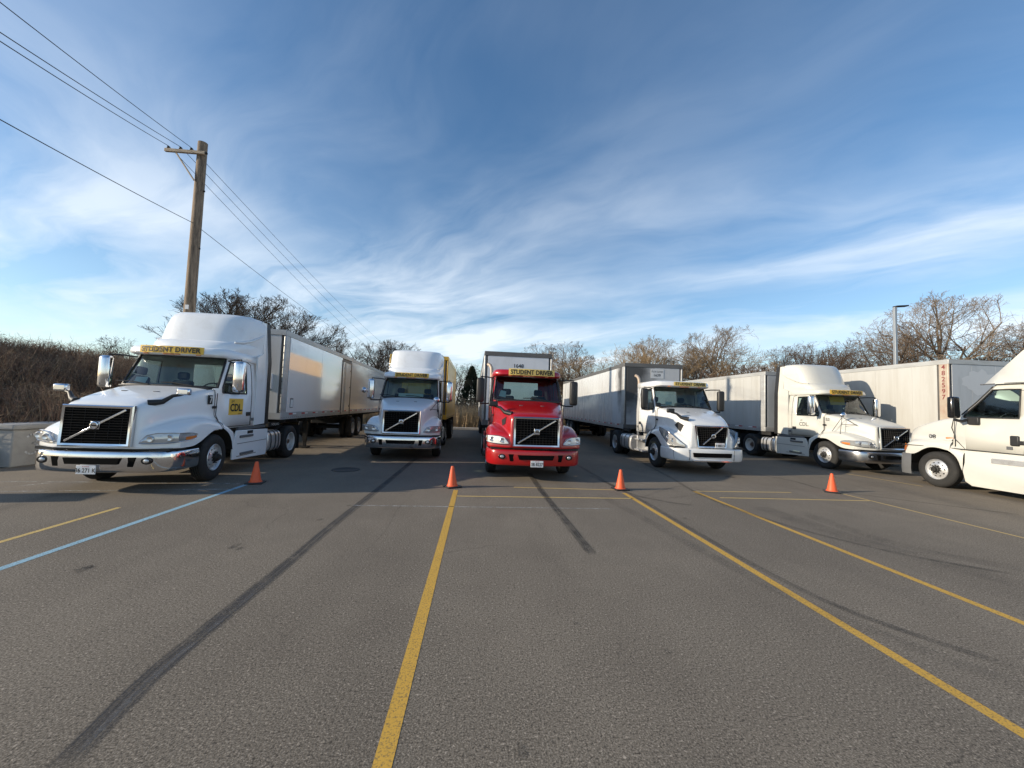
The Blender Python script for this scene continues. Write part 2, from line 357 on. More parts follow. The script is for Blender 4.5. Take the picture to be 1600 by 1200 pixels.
def text_mb(s, h, bold=.02, sx=1.0, shear=0):
    """lettering as flat triangles in the x-z plane, centred, cap height h"""
    cu_ = bpy.data.curves.new('lettering', 'FONT'); cu_.body = s; cu_.offset = bold; cu_.shear = shear; cu_.align_x = 'CENTER'; cu_.resolution_u = 3
    ob = bpy.data.objects.new('lettering', cu_); COL.objects.link(ob); me = bpy.data.meshes.new_from_object(ob)
    vs = [v.co.copy() for v in me.vertices]; fs = [tuple(p.vertices) for p in me.polygons]
    bpy.data.objects.remove(ob); bpy.data.meshes.remove(me)
    y0 = min(v.y for v in vs); y1 = max(v.y for v in vs); x0 = min(v.x for v in vs); x1 = max(v.x for v in vs); k = h/(y1-y0)
    return [Vector(((v.x-(x0+x1)/2)*k*sx, 0, (v.y-(y0+y1)/2)*k)) for v in vs], fs
def lettering(parent, s, h, fn, mat='letter_black', bold=.02, sx=1.0, shear=0, name='lettering'):
    vs, fs = text_mb(s, h, bold, sx, shear); m = MB(); m.add([fn(v.x, v.z) for v in vs], fs); return m.build(name, mat, parent)

# ---------------------------------------------------------------- wheels (shared meshes)
def tyre_mesh(w, r=.515, rr=.29):
    h = w/2; p = [(-h+.02, rr), (-h, rr+.05), (-h-.005, r-.10), (-h+.015, r-.035)]
    k = 5
    for i in range(k):
        a = -h+.03+(w-.06)*i/k; b = a+(w-.06)/k-.014
        p += [(a, r-.012 if i in (0,) else r), (b, r if i < k-1 else r-.012)]
        if i < k-1: p += [(b+.002, r-.016), (b+.012, r-.016)]
    p += [(h-.015, r-.035), (h+.005, r-.10), (h, rr+.05), (h-.02, rr)]
    return MB().lathe_x(p, 40).mesh('wheel', 'rubber', 35)
def rim_mesh(face, mat, deep):
    """disc wheel with ten oval hand holes; outer face towards +x"""
    m = MB(); f = face
    if deep: m.lathe_x([(f+.0, .295), (f+.005, .285), (f-.02, .268), (f-.14, .262), (f-.16, .24)], 40); xo, xi = f-.16, f-.17
    else: m.lathe_x([(f-.01, .295), (f+.0, .286), (f-.02, .270), (f-.05, .262), (f-.045, .245)], 40); xo, xi = f-.045, f-.005
    r0, r1 = .135, .245; n = 10
    for k in range(n):
        ring_i, ring_o = [], []
        c0 = 2*math.pi*(k+.5)/n; dth = math.pi/n; q = 16
        for j in range(q):
            a = 2*math.pi*j/q; ca, sa = math.cos(a), math.sin(a); e = 1/max(abs(ca), abs(sa))
            for lst, U, V in ((ring_i, ca*.46, sa*.46), (ring_o, ca*e, sa*e)):
                th = c0+U*dth; r = (r0+r1)/2+.006+(r1-r0)/2*V*(1 if lst is ring_o else .62)
                if lst is ring_o: r = (r0+r1)/2+(r1-r0)/2*V
                x = xi+(xo-xi)*(r-r0)/(r1-r0); lst.append((x, r*math.cos(th), r*math.sin(th)))
        m.add(ring_i+ring_o, [(j, (j+1) % q, q+(j+1) % q, q+j) for j in range(q)])
        m.add(ring_i+[(x-.03, y, z) for x, y, z in ring_i], [(j, (j+1) % q, q+(j+1) % q, q+j) for j in range(q)])
    m.lathe_x([(xi, .136), (xi+.004, .09)], 30)
    me = m.mesh('rim', mat, 30); return me, xi
WM = {}
def wheel_meshes():
    WM['steer_t'] = tyre_mesh(.28); WM['rear_t'] = tyre_mesh(.26)
    for nm, mat in (('alloy', 'alloy'), ('chrome', 'chrome'), ('white', 'rim_white')):
        WM['steer_r_'+nm], xi = rim_mesh(.135, mat, False)
        WM['rear_r_'+nm], xr = rim_mesh(.125, mat, True)
        for key, x, hb in (('steer_h_', xi, 'chassis_black'), ('rear_h_', xr, 'hub_rust')):
            m = MB().lathe_x([(x, .098), (x+.05, .092), (x+.06, .07), (x+.11, .062), (x+.115, 0.0)], 20)
            for k in range(10):
                a = 2*math.pi*k/10; m.tube([(x-.005, .118*math.cos(a), .118*math.sin(a)), (x+.04, .118*math.cos(a), .118*math.sin(a))], .014, 6)
            WM[key+nm] = m.mesh('hub', 'alloy' if nm == 'chrome' and hb == 'x' else hb, 35)
    WM['back'] = MB().lathe_x([(-.06, .30), (-.08, .12), (-.08, 0)], 24).mesh('brake_drum', 'chassis_black', 35)
wheel_meshes()
def wheel(parent, kind, x, y, side, rim='alloy', steer=0, z=.515, inner=False):
    o = link('wheel', WM[kind+'_t'], parent, (x, y, z)); o.rotation_euler = (R(random.uniform(0, 360)), 0, (0 if side > 0 else math.pi)+steer)
    if not inner:
        link('rim', WM[kind+'_r_'+rim], o); link('hub', WM[kind+'_h_'+rim], o)
    link('brake_drum', WM['back'], o)
    return o

# ---------------------------------------------------------------- tractor units
def mirror_rows(half): # half: list of (x,y,z) from centre (x=0) outwards -> full row left to right
    return [(-x, y, z) for x, y, z in half[:0:-1]] + list(half)
def sm(a): a = max(0, min(1, a)); return a*a*(3-2*a)

HOOD_A = dict(y=[-1.45, -1.40, -1.18, -.88, -.52, -.15, .16], zt=[1.655, 1.70, 1.775, 1.86, 1.945, 2.02, 2.085], ws=[.61, .655, .72, .79, .87, .94, 1.0],
              xj=[.655, .69, .76, .83, .91, .97, 1.01], zj=[1.11, 1.17, 1.26, 1.35, 1.42, 1.43, 1.40], zf=[1.13, 1.205, 1.29, 1.36, 1.40, 1.375, 1.30], sweep=.27, zb=.845)
HOOD_B = dict(y=[-1.42, -1.36, -1.16, -.88, -.52, -.15, .16], zt=[1.53, 1.60, 1.72, 1.83, 1.93, 2.02, 2.085], ws=[.59, .64, .71, .79, .87, .94, 1.0],
              xj=[.645, .69, .77, .84, .91, .97, 1.01], zj=[1.02, 1.10, 1.20, 1.31, 1.39, 1.42, 1.40], zf=[1.02, 1.12, 1.21, 1.30, 1.36, 1.36, 1.30], sweep=.52, zb=.80)
HOOD_C = dict(y=[-1.02, -.97, -.80, -.55, -.28, .0, .36], zt=[1.60, 1.68, 1.78, 1.86, 1.95, 2.03, 2.10], ws=[.78, .84, .88, .93, .97, 1.01, 1.04],
              xj=[.86, .92, .98, 1.02, 1.05, 1.07, 1.09], zj=[1.12, 1.22, 1.32, 1.36, 1.38, 1.40, 1.42], zf=[1.14, 1.24, 1.30, 1.33, 1.35, 1.36, 1.36], sweep=.20, zb=.90)
def swp(P, x, y):
    f = sm(((-.45)-y)/((-.45)-P['y'][0])) if y < -.45 else 0
    a = max(0, min(1, (abs(x)-.58)/.62)); return P['sweep']*a**2.1*f
def archz(y, zb): # lower edge of the fender
    return max(zb, .50+math.sqrt(max(0, .68**2-y*y))) if abs(y) < .68 else zb
def hood(T, P, mat):
    rows = []
    for i, y in enumerate(P['y']):
        zt, ws, xj, zj, zf = (P[k][i] for k in ('zt', 'ws', 'xj', 'zj', 'zf'))
        zb = archz(y, P['zb']) if y > -.7 else P['zb']
        h = [(0, zt+.012), (ws*.45, zt+.008), (ws*.8, zt-.012), (ws*.95, zt-.045), (ws+.012, zt-.11), ((ws+xj)/2+.02, (zt-.1)*.5+zj*.5), (xj, zj), (xj+.08, zf+.012), (1.10, zf), (1.175, zf-.045), (1.215, zf-.13), (1.222, min(zb+.04, zf-.15)), (1.222, min(zb, zf-.17))]
        rows.append(mirror_rows([(x, y+swp(P, x, y), z) for x, z in h]))
    front = rows[0]; ext = []
    for k in (1, .62, .28, .04, 0):
        r = []
        for (x, y, z) in front:
            zz_ = P['zb']+(z-P['zb'])*k; r.append((x, y-.035*(1-k)*(abs(x) < 1.2) + (.0 if k else .02), zz_))
        ext.append(r)
    rows = ext[:0:-1] + rows
    m = MB().grid(rows)
    m.build('hood', mat, T, sub=2, merge=True)
    # rear part of each fender, behind the wheel
    for s in (-1, 1):
        rr = []
        for y in (.15, .3, .45, .58, .66):
            zf = 1.30-.55*(max(0, y-.2))**1.2; zb = archz(y, .36) if y < .66 else .40
            rr.append([(s*x, y, z) for x, z in ((1.03, zf+.06), (1.10, zf+.03), (1.18, zf-.03), (1.218, min(zf-.1, zf-.1)), (1.222, max(zb, .40) if zf-.12 > zb else zf-.12))])
        MB().grid(rr).build('fender', mat, T, sub=1, smooth=40)
        # wheel-arch liner
        ring = [(y, .5+math.sqrt(max(0, .70**2-y*y))) for y in (-.69, -.6, -.45, -.2, 0, .2, .45, .6, .69)]
        MB().grid([[(s*.55, y, z), (s*1.195, y, z)] for y, z in ring]).build('arch_liner', 'chassis_black', T, smooth=60)
def hood_lines(T, P):
    y0, zt, ws, xj, zj = P['y'][-1], P['zt'][-1], P['ws'][-1], P['xj'][-1], P['zj'][-1]
    for s in (-1, 1):
        MB().tube([(s*(ws-.12), y0-.01, zt+.0), (s*(ws+.0), y0-.01, zt-.07), (s*(ws+.022), y0-.012, zt-.2), (s*(xj+.012), y0-.015, (zt+zj)/2), (s*(xj+.010), y0-.01, zj+.05), (s*1.10, y0+.02, 1.315), (s*1.19, y0+.04, 1.25), (s*1.224, y0+.05, 1.15)], .007, 5).build('hood_seam', 'black_plastic', T)
        MB().box(*sorted((s*(xj+.0), s*(xj+.035))), y0-.09, y0+.05, 1.60, 1.66).build('hood_latch', 'black_plastic', T, bevel=.01)
        # washer and lift recess on top of the hood
        MB().box(s*.30-.05, s*.30+.05, -.62, -.55, np.interp(-.58, P['y'], P['zt'])-.004, np.interp(-.58, P['y'], P['zt'])+.014).build('hood_recess', 'grey_plastic', T, bevel=.008)
def frontpath(P, off=0):
    pts = []
    for x in np.linspace(-1.2, 1.2, 25): pts.append((x, P['y'][0]+swp(P, x, P['y'][0])-off))
    return pts
def bumper(T, mat, z0, z1, kind):
    path = [(1.235, -.63), (1.24, -.88), (1.225, -1.08), (1.165, -1.26), (1.07, -1.39), (.92, -1.46), (.72, -1.50), (.4, -1.54), (0, -1.56)]
    path = path + [(-x, y) for x, y in path[-2::-1]]; rows = []
    sec = [(-.10, z0+.02), (-.03, z0), (-.004, z0+.03), (.012, z0+.12), (.012, z1-.10), (.0, z1-.02), (-.02, z1), (-.10, z1)]
    n = len(path)
    for i, (x, y) in enumerate(path):
        a = path[max(0, i-1)]; b = path[min(n-1, i+1)]; d = Vector((b[0]-a[0], b[1]-a[1])).normalized(); nrm = Vector((-d.y, d.x))
        if nrm.dot(Vector((x, y+.6))) < 0: nrm = -nrm
        rows.append([(x+nrm.x*q, y+nrm.y*q, z) for q, z in sec])
    m = MB().grid(rows); b = m.build('bumper', mat, T, smooth=50)
    md = b.modifiers.new('sub', 'SUBSURF'); md.levels = md.render_levels = 1
    zc = (z0+z1)/2+.02
    def slab(name, pts, yy, d, mt): MB().prism([(x, yy, z) for x, z in pts], (0, d, 0)).build(name, mt, b, bevel=.004)
    if kind == 'b':
        slab('air_slot', [(-.62, zc+.055), (.62, zc+.055), (.60, zc-.075), (-.60, zc-.075)], -1.578, .08, 'void_black')
        for s in (-1, 1):
            slab('bumper_seam', [(s*.735, z1-.03), (s*.745, z1-.03), (s*.725, z0+.04), (s*.715, z0+.04)], -1.520, .05, 'grey_plastic')
            MB().tube([(s*1.13, -1.315, z1-.02), (s*1.145, -1.305, zc), (s*1.12, -1.32, z0+.05)], .006, 4).build('bumper_seam', 'grey_plastic', b)
    else: slab('air_slot', [(-.47, zc+.06), (.47, zc+.06), (.43, zc-.055), (-.43, zc-.055)], -1.575, .06, 'void_black')
    if kind != 'b':
        for s in (-1, 1):
            slab('tow_opening', [(s*.55, zc+.075), (s*.70, zc+.075), (s*.66, zc-.10), (s*.57, zc-.10)], -1.528, .10, 'void_black')
            c = MB(); 
            c.lathe_x([(0, .085), (.02, .08), (.025, .055), (.01, .0)], 20); c.v = [(s*.86+y*1.15, -1.478-x-.0, zc+z*.8+.01) for x, y, z in c.v]
            c.build('fog_lamp', 'black_gloss', b, smooth=40)
            c = MB(); c.lathe_x([(0, .05), (.022, .035), (.03, .0)], 16); c.v = [(s*.86+y*1.1, -1.494-x, zc+z*.9+.01) for x, y, z in c.v]
            c.build('fog_lens', 'reflector', b, smooth=40)
    return b
def plate(T, x, y, z, s, w=.32, h=.16):
    p = MB().box(x-w/2, x+w/2, y, y+.012, z-h/2, z+h/2).build('number_plate', 'plate_white', T, bevel=.004)
    lettering(p, s, h*.5, lambda a, c: (x+a, y-.004, z+c-.01), 'letter_black', .02, .85)
    lettering(p, 'ILLINOIS', h*.13, lambda a, c: (x+a, y-.004, z+h*.36+c), 'tape_red', .01, 1)
def grille(T, P, kind):
    y0 = P['y'][0]
    if kind == 'b': x1, x2, z0, z1, yb, yt = .55, .47, .83, 1.52, -.085, -.07
    else: x1, x2, z0, z1, yb, yt = .60, .60, .885, 1.645, -.095, -.06
    def pt(u, v, d=0): # u -1..1, v 0..1
        return ((x2+(x1-x2)*v)*u, y0+yb+(yt-yb)*v-.01*(1-u*u)-d, z0+(z1-z0)*v)
    gb = MB().grid([[pt(u, v, -.012) for u in np.linspace(-.95, .95, 9)] for v in (.03, .5, .97)]).build('grille', 'void_black', T)
    # chrome surround
    fr = MB(); ins = .06
    def ring(d, k, kk): return [pt(a*(1-k), kk if b == 0 else 1-kk, d) for a, b in ((-1, 0), (-.5, 0), (0, 0), (.5, 0), (1, 0), (1, 1), (.5, 1), (0, 1), (-.5, 1), (-1, 1))]
    rs = [ring(-.05, 0, 0), ring(.0, .0, .0), ring(.022, .03, .025), ring(.012, .095, .07), ring(-.02, .10, .075)]; n = len(rs[0])
    fr.add([p for r in rs for p in r], [(i*n+j, i*n+(j+1) % n, (i+1)*n+(j+1) % n, (i+1)*n+j) for i in range(4) for j in range(n)])
    fr.build('grille_surround', 'chrome', T, smooth=35)
    nh = 13 if kind == 'bars' else 10
    for i in range(nh):
        v = .09+.82*(i+.5)/nh; hh = .012 if kind == 'bars' else .007
        m = MB(); m.grid([[pt(u, v+dv, d) for u in np.linspace(-.90, .90, 7)] for dv, d in ((-hh, -.01), (-hh*.6, .008), (hh*.6, .010), (hh, -.01))])
        m.build('grille_slat', 'black_gloss' if kind == 'bars' else 'black_plastic', gb)
    for i in range(5 if kind == 'bars' else 13):
        nv = 5 if kind == 'bars' else 13; u = -.88+1.76*(i+.5)/nv; w = .006
        m = MB(); m.grid([[pt(u+du, v, d) for v in (.08, .5, .92)] for du, d in ((-w, -.01), (0, .002), (w, -.01))]); m.build('grille_rib', 'black_plastic', gb)
    mt = 'chrome'
    p0, p1 = Vector(pt(-.80, .12, .025)), Vector(pt(.80, .90, .025)); ctr = (p0+p1)/2
    if kind == 'b': p0, p1 = Vector(pt(-.62, .14, .025)), Vector(pt(.62, .92, .025)); ctr = (p0+p1)/2
    nrm = (p1-p0).normalized().cross(Vector((0, -1, 0)))*.019
    MB().prism([p0-nrm, p1-nrm, p1+nrm, p0+nrm], (0, .022, 0)).build('diagonal_bar', mt, gb, bevel=.005)
    c = MB(); c.lathe_x([(0, .074), (.018, .070), (.022, .055), (.010, .050), (.010, 0)], 24); c.v = [(ctr.x+y, ctr.y-.012-x, ctr.z+z) for x, y, z in c.v]; c.build('badge', 'chrome', gb, smooth=35)
    if kind != 'b': MB().box(ctr.x-.075, ctr.x+.075, ctr.y-.010, ctr.y+.01, ctr.z-.075, ctr.z+.075).build('badge_plate', 'chrome_dull', gb, bevel=.01)
    MB().box(ctr.x-.052, ctr.x+.052, ctr.y-.030, ctr.y-.024, ctr.z-.016, ctr.z+.016).build('badge_band', 'black_gloss', gb)
def headlights(T, P, kind, lens='lens_clear'):
    y0 = P['y'][0]
    for s in (-1, 1):
        if kind == 'b':
            pl = [(.80, .84, .90), (.92, .84, 1.00), (1.03, .85, 1.12), (1.13, .885, 1.23), (1.20, .98, 1.31)]
        else:
            pl = [(.70, .955, .975), (.80, .95, 1.10), (.92, .95, 1.135), (1.05, .955, 1.14), (1.155, .965, 1.14), (1.205, .975, 1.135)]
        rows = []; back = []
        for x, za, zb in pl:
            y = y0+swp(P, x, y0)-.048; rows.append([(s*x*1.012, y-.0, za), (s*x*1.012, y-.012, (za+zb)/2), (s*x*1.012, y+.012, zb)])
        # along the side
        for y, za, zb in ([(-1.0, .985, 1.13), (-.84, 1.0, 1.115), (-.72, 1.03, 1.09)] if kind != 'b' else [(-.72, 1.13, 1.36), (-.52, 1.28, 1.40)]):
            rows.append([(s*1.236, y, za), (s*1.24, y, (za+zb)/2), (s*1.232, y, zb)])
        k = len(rows); inn = [[(x*.97, y+.08, z) for x, y, z in r] for r in rows]
        m = MB().grid(rows); m.grid(inn); m.grid([[r[0] for r in rows], [r[0] for r in inn]]); m.grid([[r[2] for r in rows], [r[2] for r in inn]])
        m.grid([rows[0], inn[0]]); m.grid([rows[-1], inn[-1]])
        h = m.build('headlight', lens, T, smooth=40, merge=True)
        # dark bezel line and bulbs
        top = [Vector(r[2])+Vector((s*.004, -.006, .004)) for r in rows]; bot = [Vector(r[0])+Vector((s*.004, -.006, -.004)) for r in rows]
        MB().tube(top+bot[::-1]+[top[0]], .007, 5).build('bezel', 'black_gloss' if kind == 'b' else 'chrome_dull', h)
        for q in ((1, 2), (3,)) if kind != 'b' else ((2,), (3,)):
            i = q[0]; a, b = rows[i], rows[i+1]; c = (Vector(a[1])+Vector(b[1]))/2; rr = .066
            d = MB().lathe_x([(0, rr), (.012, rr*.8), (.004, .0)], 18); d.v = [(c.x+y, c.y-.006-x, c.z+z*.95) for x, y, z in d.v]; d.build('lamp_bowl', 'reflector', h, smooth=40)
        if kind != 'b':
            MB().grid([[(s*1.238, -1.06, .99), (s*1.24, -1.06, 1.055)], [(s*1.246, -.93, .995), (s*1.248, -.93, 1.06)], [(s*1.245, -.76, 1.025), (s*1.246, -.76, 1.065)]]).build('turn_signal', 'lens_amber', h, smooth=60)
CABL = [(1.12, 1.06, .12), (1.5, 1.07, .12), (1.97, 1.068, .10), (2.085, 1.058, .10), (2.42, 1.03, .27), (2.72, .998, .43), (2.80, .985, .475), (2.88, .97, .52)]
CABL6 = [(1.14, 1.13, .42), (1.5, 1.14, .42), (2.06, 1.135, .40), (2.13, 1.13, .42), (2.45, 1.10, .72), (2.80, 1.06, 1.00), (2.88, 1.05, 1.06), (2.96, 1.04, 1.12)]
def cowl_sides(T, P, mat, L, yr):
    for s in (-1, 1):
        y0, zt, ws, xj, zj = P['y'][-1], P['zt'][-1], P['ws'][-1], P['xj'][-1], P['zj'][-1]
        a = [(s*(ws-.05), y0-.03, zt-.03), (s*(ws+.0), y0-.03, zt-.12), (s*(xj-.005), y0-.03, (zt+zj)/2), (s*(xj-.005), y0-.03, zj), (s*(xj-.005), y0-.03, 1.1)]
        b = [(s*(L[3][1]*.95), L[3][2]+.15, zt-.01), (s*L[2][1], L[2][2]+.27, zt-.10), (s*L[1][1], L[1][2]+.27, (zt+zj)/2), (s*L[1][1], L[1][2]+.27, zj), (s*L[1][1], L[1][2]+.27, 1.1)]
        MB().grid([a, b]).build('cowl_side', mat, T, smooth=50)
def cab(T, mat, L=CABL, win=(1.36, 1.62), yr=1.93, rear_win=True):
    def half(l):
        z, w, yf = l; a, b = win
        return [(0, yf, z), (.45*w, yf+.018, z), (.78*w, yf+.065, z), (.945*w, yf+.145, z), (w, yf+.25, z), (w, (yf+.25+a)/2, z), (w, a, z), (w, b, z), (w, yr-.08, z), (w-.06, yr, z), (.58*w, yr+.005, z), (0, yr+.005, z)]
    H = [half(l) for l in L]; nc = 12
    ws = lambda i, j: 3 <= i <= 5 and j <= 2
    sw = lambda i, j: 2 <= i <= 4 and 4 <= j <= 5
    rw = lambda i, j: rear_win and 3 <= i <= 4 and j == 10
    m = MB()
    for s in (-1, 1): m.grid([[(s*x, y, z) for x, y, z in r] for r in H], lambda i, j: ws(i, j) or sw(i, j) or rw(i, j))
    c = m.build('cab', mat, T, smooth=40, merge=True)
    so = c.modifiers.new('skin', 'SOLIDIFY'); so.thickness = .03; so.offset = -1
    def pane(name, test, sides, mat_='glass'):
        q = MB()
        for s in sides: q.grid([[(s*x*.993, y+(.012 if name == 'windshield' else 0), z) for x, y, z in r] for r in H], lambda i, j: not test(i, j))
        used = sorted({i for f in q.f for i in f}); mp = {a: b for b, a in enumerate(used)}; q.v = [q.v[i] for i in used]; q.f = [tuple(mp[i] for i in f) for f in q.f]
        return q.build(name, mat_, c, smooth=60, merge=True)
    pane('windshield', ws, (-1, 1)); pane('side_window', sw, (-1,)); pane('side_window', sw, (1,))
    if rear_win: pane('rear_window', rw, (-1, 1))
    # rubber seals
    fl = [H[3][0], H[3][1], H[3][2], H[3][3]]; ft = [H[6][3], H[6][2], H[6][1], H[6][0]]
    loop = [Vector((-x, y, z)) for x, y, z in fl[::-1]] + [Vector(p) for p in fl[1:]] + [Vector(H[4][3]), Vector(H[5][3])] + [Vector(p) for p in ft] + [Vector((-x, y, z)) for x, y, z in ft[::-1][1:]] + [Vector((-H[5][3][0], *H[5][3][1:])), Vector((-H[4][3][0], *H[4][3][1:]))]
    MB().tube(loop+[loop[0]], .024, 6).build('windshield_seal', 'black_plastic', c, smooth=60)
    for s in (-1, 1):
        lp = [H[2][4], H[2][5], H[2][6], H[3][6], H[4][6], H[5][6], H[5][5], H[5][4], H[4][4], H[3][4], H[2][4]]
        MB().tube([(s*x, y, z) for x, y, z in lp], .020, 6).build('window_seal', 'black_plastic', c, smooth=60)
        # door shut line, hinge side to rear
        b = win[1]; w0 = L[1][1]+.002
        d = [(w0, .14+L[0][2]-.12, 1.95), (w0, .12+L[0][2]-.12, 1.45), (w0, .38+L[0][2]-.12, 1.16), (w0, b, 1.16), (w0, b, 1.6), (L[2][1]+.002, b, 1.97), (L[4][1]+.002, b, 2.42), (L[5][1]+.003, b-.03, 2.74), (L[6][1]+.004, b-.2, 2.80)]
        MB().tube([(s*x, y, z) for x, y, z in d], .009, 5).build('door_seam', 'black_plastic', c)
        MB().box(s*(w0-.01) if s > 0 else s*(w0+.03), s*(w0+.03) if s > 0 else s*(w0-.01), b-.22, b-.05, 1.40, 1.50).build('door_handle', 'black_plastic', c, bevel=.012)
        MB().box(*(sorted((s*(w0-.02), s*(w0+.008)))), b+.05 if yr-b > .25 else b-.4, b+.17 if yr-b > .25 else b-.28, 1.26, 1.34).build('side_marker', 'grey_plastic', c, bevel=.006)
    # inside: floor, dash, seats, wheel, rear wall trim
    y0 = L[3][2]
    inn = MB().box(-1.0, 1.0, y0+.25, yr-.06, 1.13, 1.19).box(-.99, .99, y0+.13, y0+.55, 1.45, 2.02).build('dashboard', 'black_plastic', c, bevel=.05)
    for sx in (-.52, .52):
        st = MB().box(sx-.25, sx+.25, y0+.85, y0+1.35, 1.45, 1.65).box(sx-.24, sx+.24, y0+1.28, y0+1.42, 1.6, 2.25).box(sx-.14, sx+.14, y0+1.30, y0+1.40, 2.27, 2.47)
        st.build('seat', 'seat_cloth', c, bevel=.05)
    pts = []
    for k in range(25):
        a = 2*math.pi*k/24; pts.append((.52+.22*math.cos(a), y0+.70-.10*math.sin(a)*-1, 2.02+.18*math.sin(a)))
    m = MB().tube(pts, .018, 6); m.tube([(.52, y0+.45, 1.8), (.52, y0+.69, 2.01)], .04, 6); m.tube([(.31, y0+.70, 2.02), (.73, y0+.70, 2.02)], .015, 6); m.build('steering_wheel', 'black_plastic', c, smooth=50)
    # wipers
    for sx in (-.45, .45):
        MB().tube([(sx+.1, y0-.01, 2.10), (sx-.35, y0+.035, 2.16), (sx-.62 if sx < 0 else sx-.6, y0+.06, 2.155)], .012, 5).build('wiper', 'black_plastic', c)
    MB().box(-.93, .93, y0-.06, y0+.10, 2.03, 2.085).build('cowl', 'black_plastic', T, bevel=.02)
    return c, H
def roofcap(T, mat, c):
    L = [(2.79, 1.0, .30), (2.81, 1.035, .20), (2.85, 1.04, .165), (2.93, 1.035, .185), (2.985, 1.015, .23), (3.02, .96, .35), (3.035, .80, .6)]
    rows = []
    for z, w, yf in L:
        h = [(0, yf), (.4*w, yf+.02), (.75*w, yf+.075), (.94*w, yf+.17), (w, yf+.34), (w, 1.2), (w, 1.84), (.94*w, 1.94), (.5*w, 1.95), (0, 1.95)]
        rows.append([(-x, y, z) for x, y in h[::-1]] + [(x, y, z) for x, y in h[1:-1]] + [(0, 1.95, z)])
    m = MB().grid(rows); m.grid([[(x, y, 3.035) for x, y, z in rows[-1][:10]], [(-x, y, 3.035) for x, y, z in rows[-1][:10]]]); 
    # underside of the visor lip
    u = rows[0][4:15]; m.grid([[p for p in u], [(x*.93, .56, 2.86) for x, y, z in u]])
    r = m.build('roof', mat, T, smooth=45, merge=True)
    for x in (-.55, -.12, 0, .12, .55):
        MB().box(x-.05, x+.05, .165+.10*abs(x)**2, .24, 2.80, 2.818).build('marker_lamp', 'lens_amber', r, bevel=.006)
    return r
def vy(x, z): # front of the visor at height z
    a = abs(x)/1.03; pts = [(0, 0), (.4, .02), (.75, .075), (.94, .17), (1, .34)]
    off = np.interp(a, [p[0] for p in pts], [p[1] for p in pts]); return np.interp(z, [2.81, 2.85, 2.93, 2.985, 3.02], [.20, .165, .185, .23, .35])+off
def student_sign(T, x0, x1, z0, z1, mat, lean=False, bold=.030, txt_h=.74):
    f = (lambda x, z: vy(x, z)-.014) if lean else (lambda x, z: vy(x, 2.86)-.014+.1*max(0, z-2.9))
    xs = np.linspace(x0, x1, 13); rows = [[(x, f(x, z), z) for x in xs] for z in np.linspace(z0, z1, 5)]
    m = MB().grid(rows); m.grid([[(x, y+.010, z) for x, y, z in r] for r in rows])
    p = m.build('student_sign', mat, T, smooth=60); xc, zc = (x0+x1)/2, (z0+z1)/2; h = (z1-z0)*txt_h
    vs, fs = text_mb('STUDENT DRIVER', h, bold, 1); wd = max(v.x for v in vs)*2; k = (x1-x0)*.93/wd
    mm = MB(); mm.add([(xc+v.x*k, f(xc+v.x*k, zc+v.z)-.014, zc+v.z) for v in vs], fs); mm.build('lettering', 'letter_black', p)
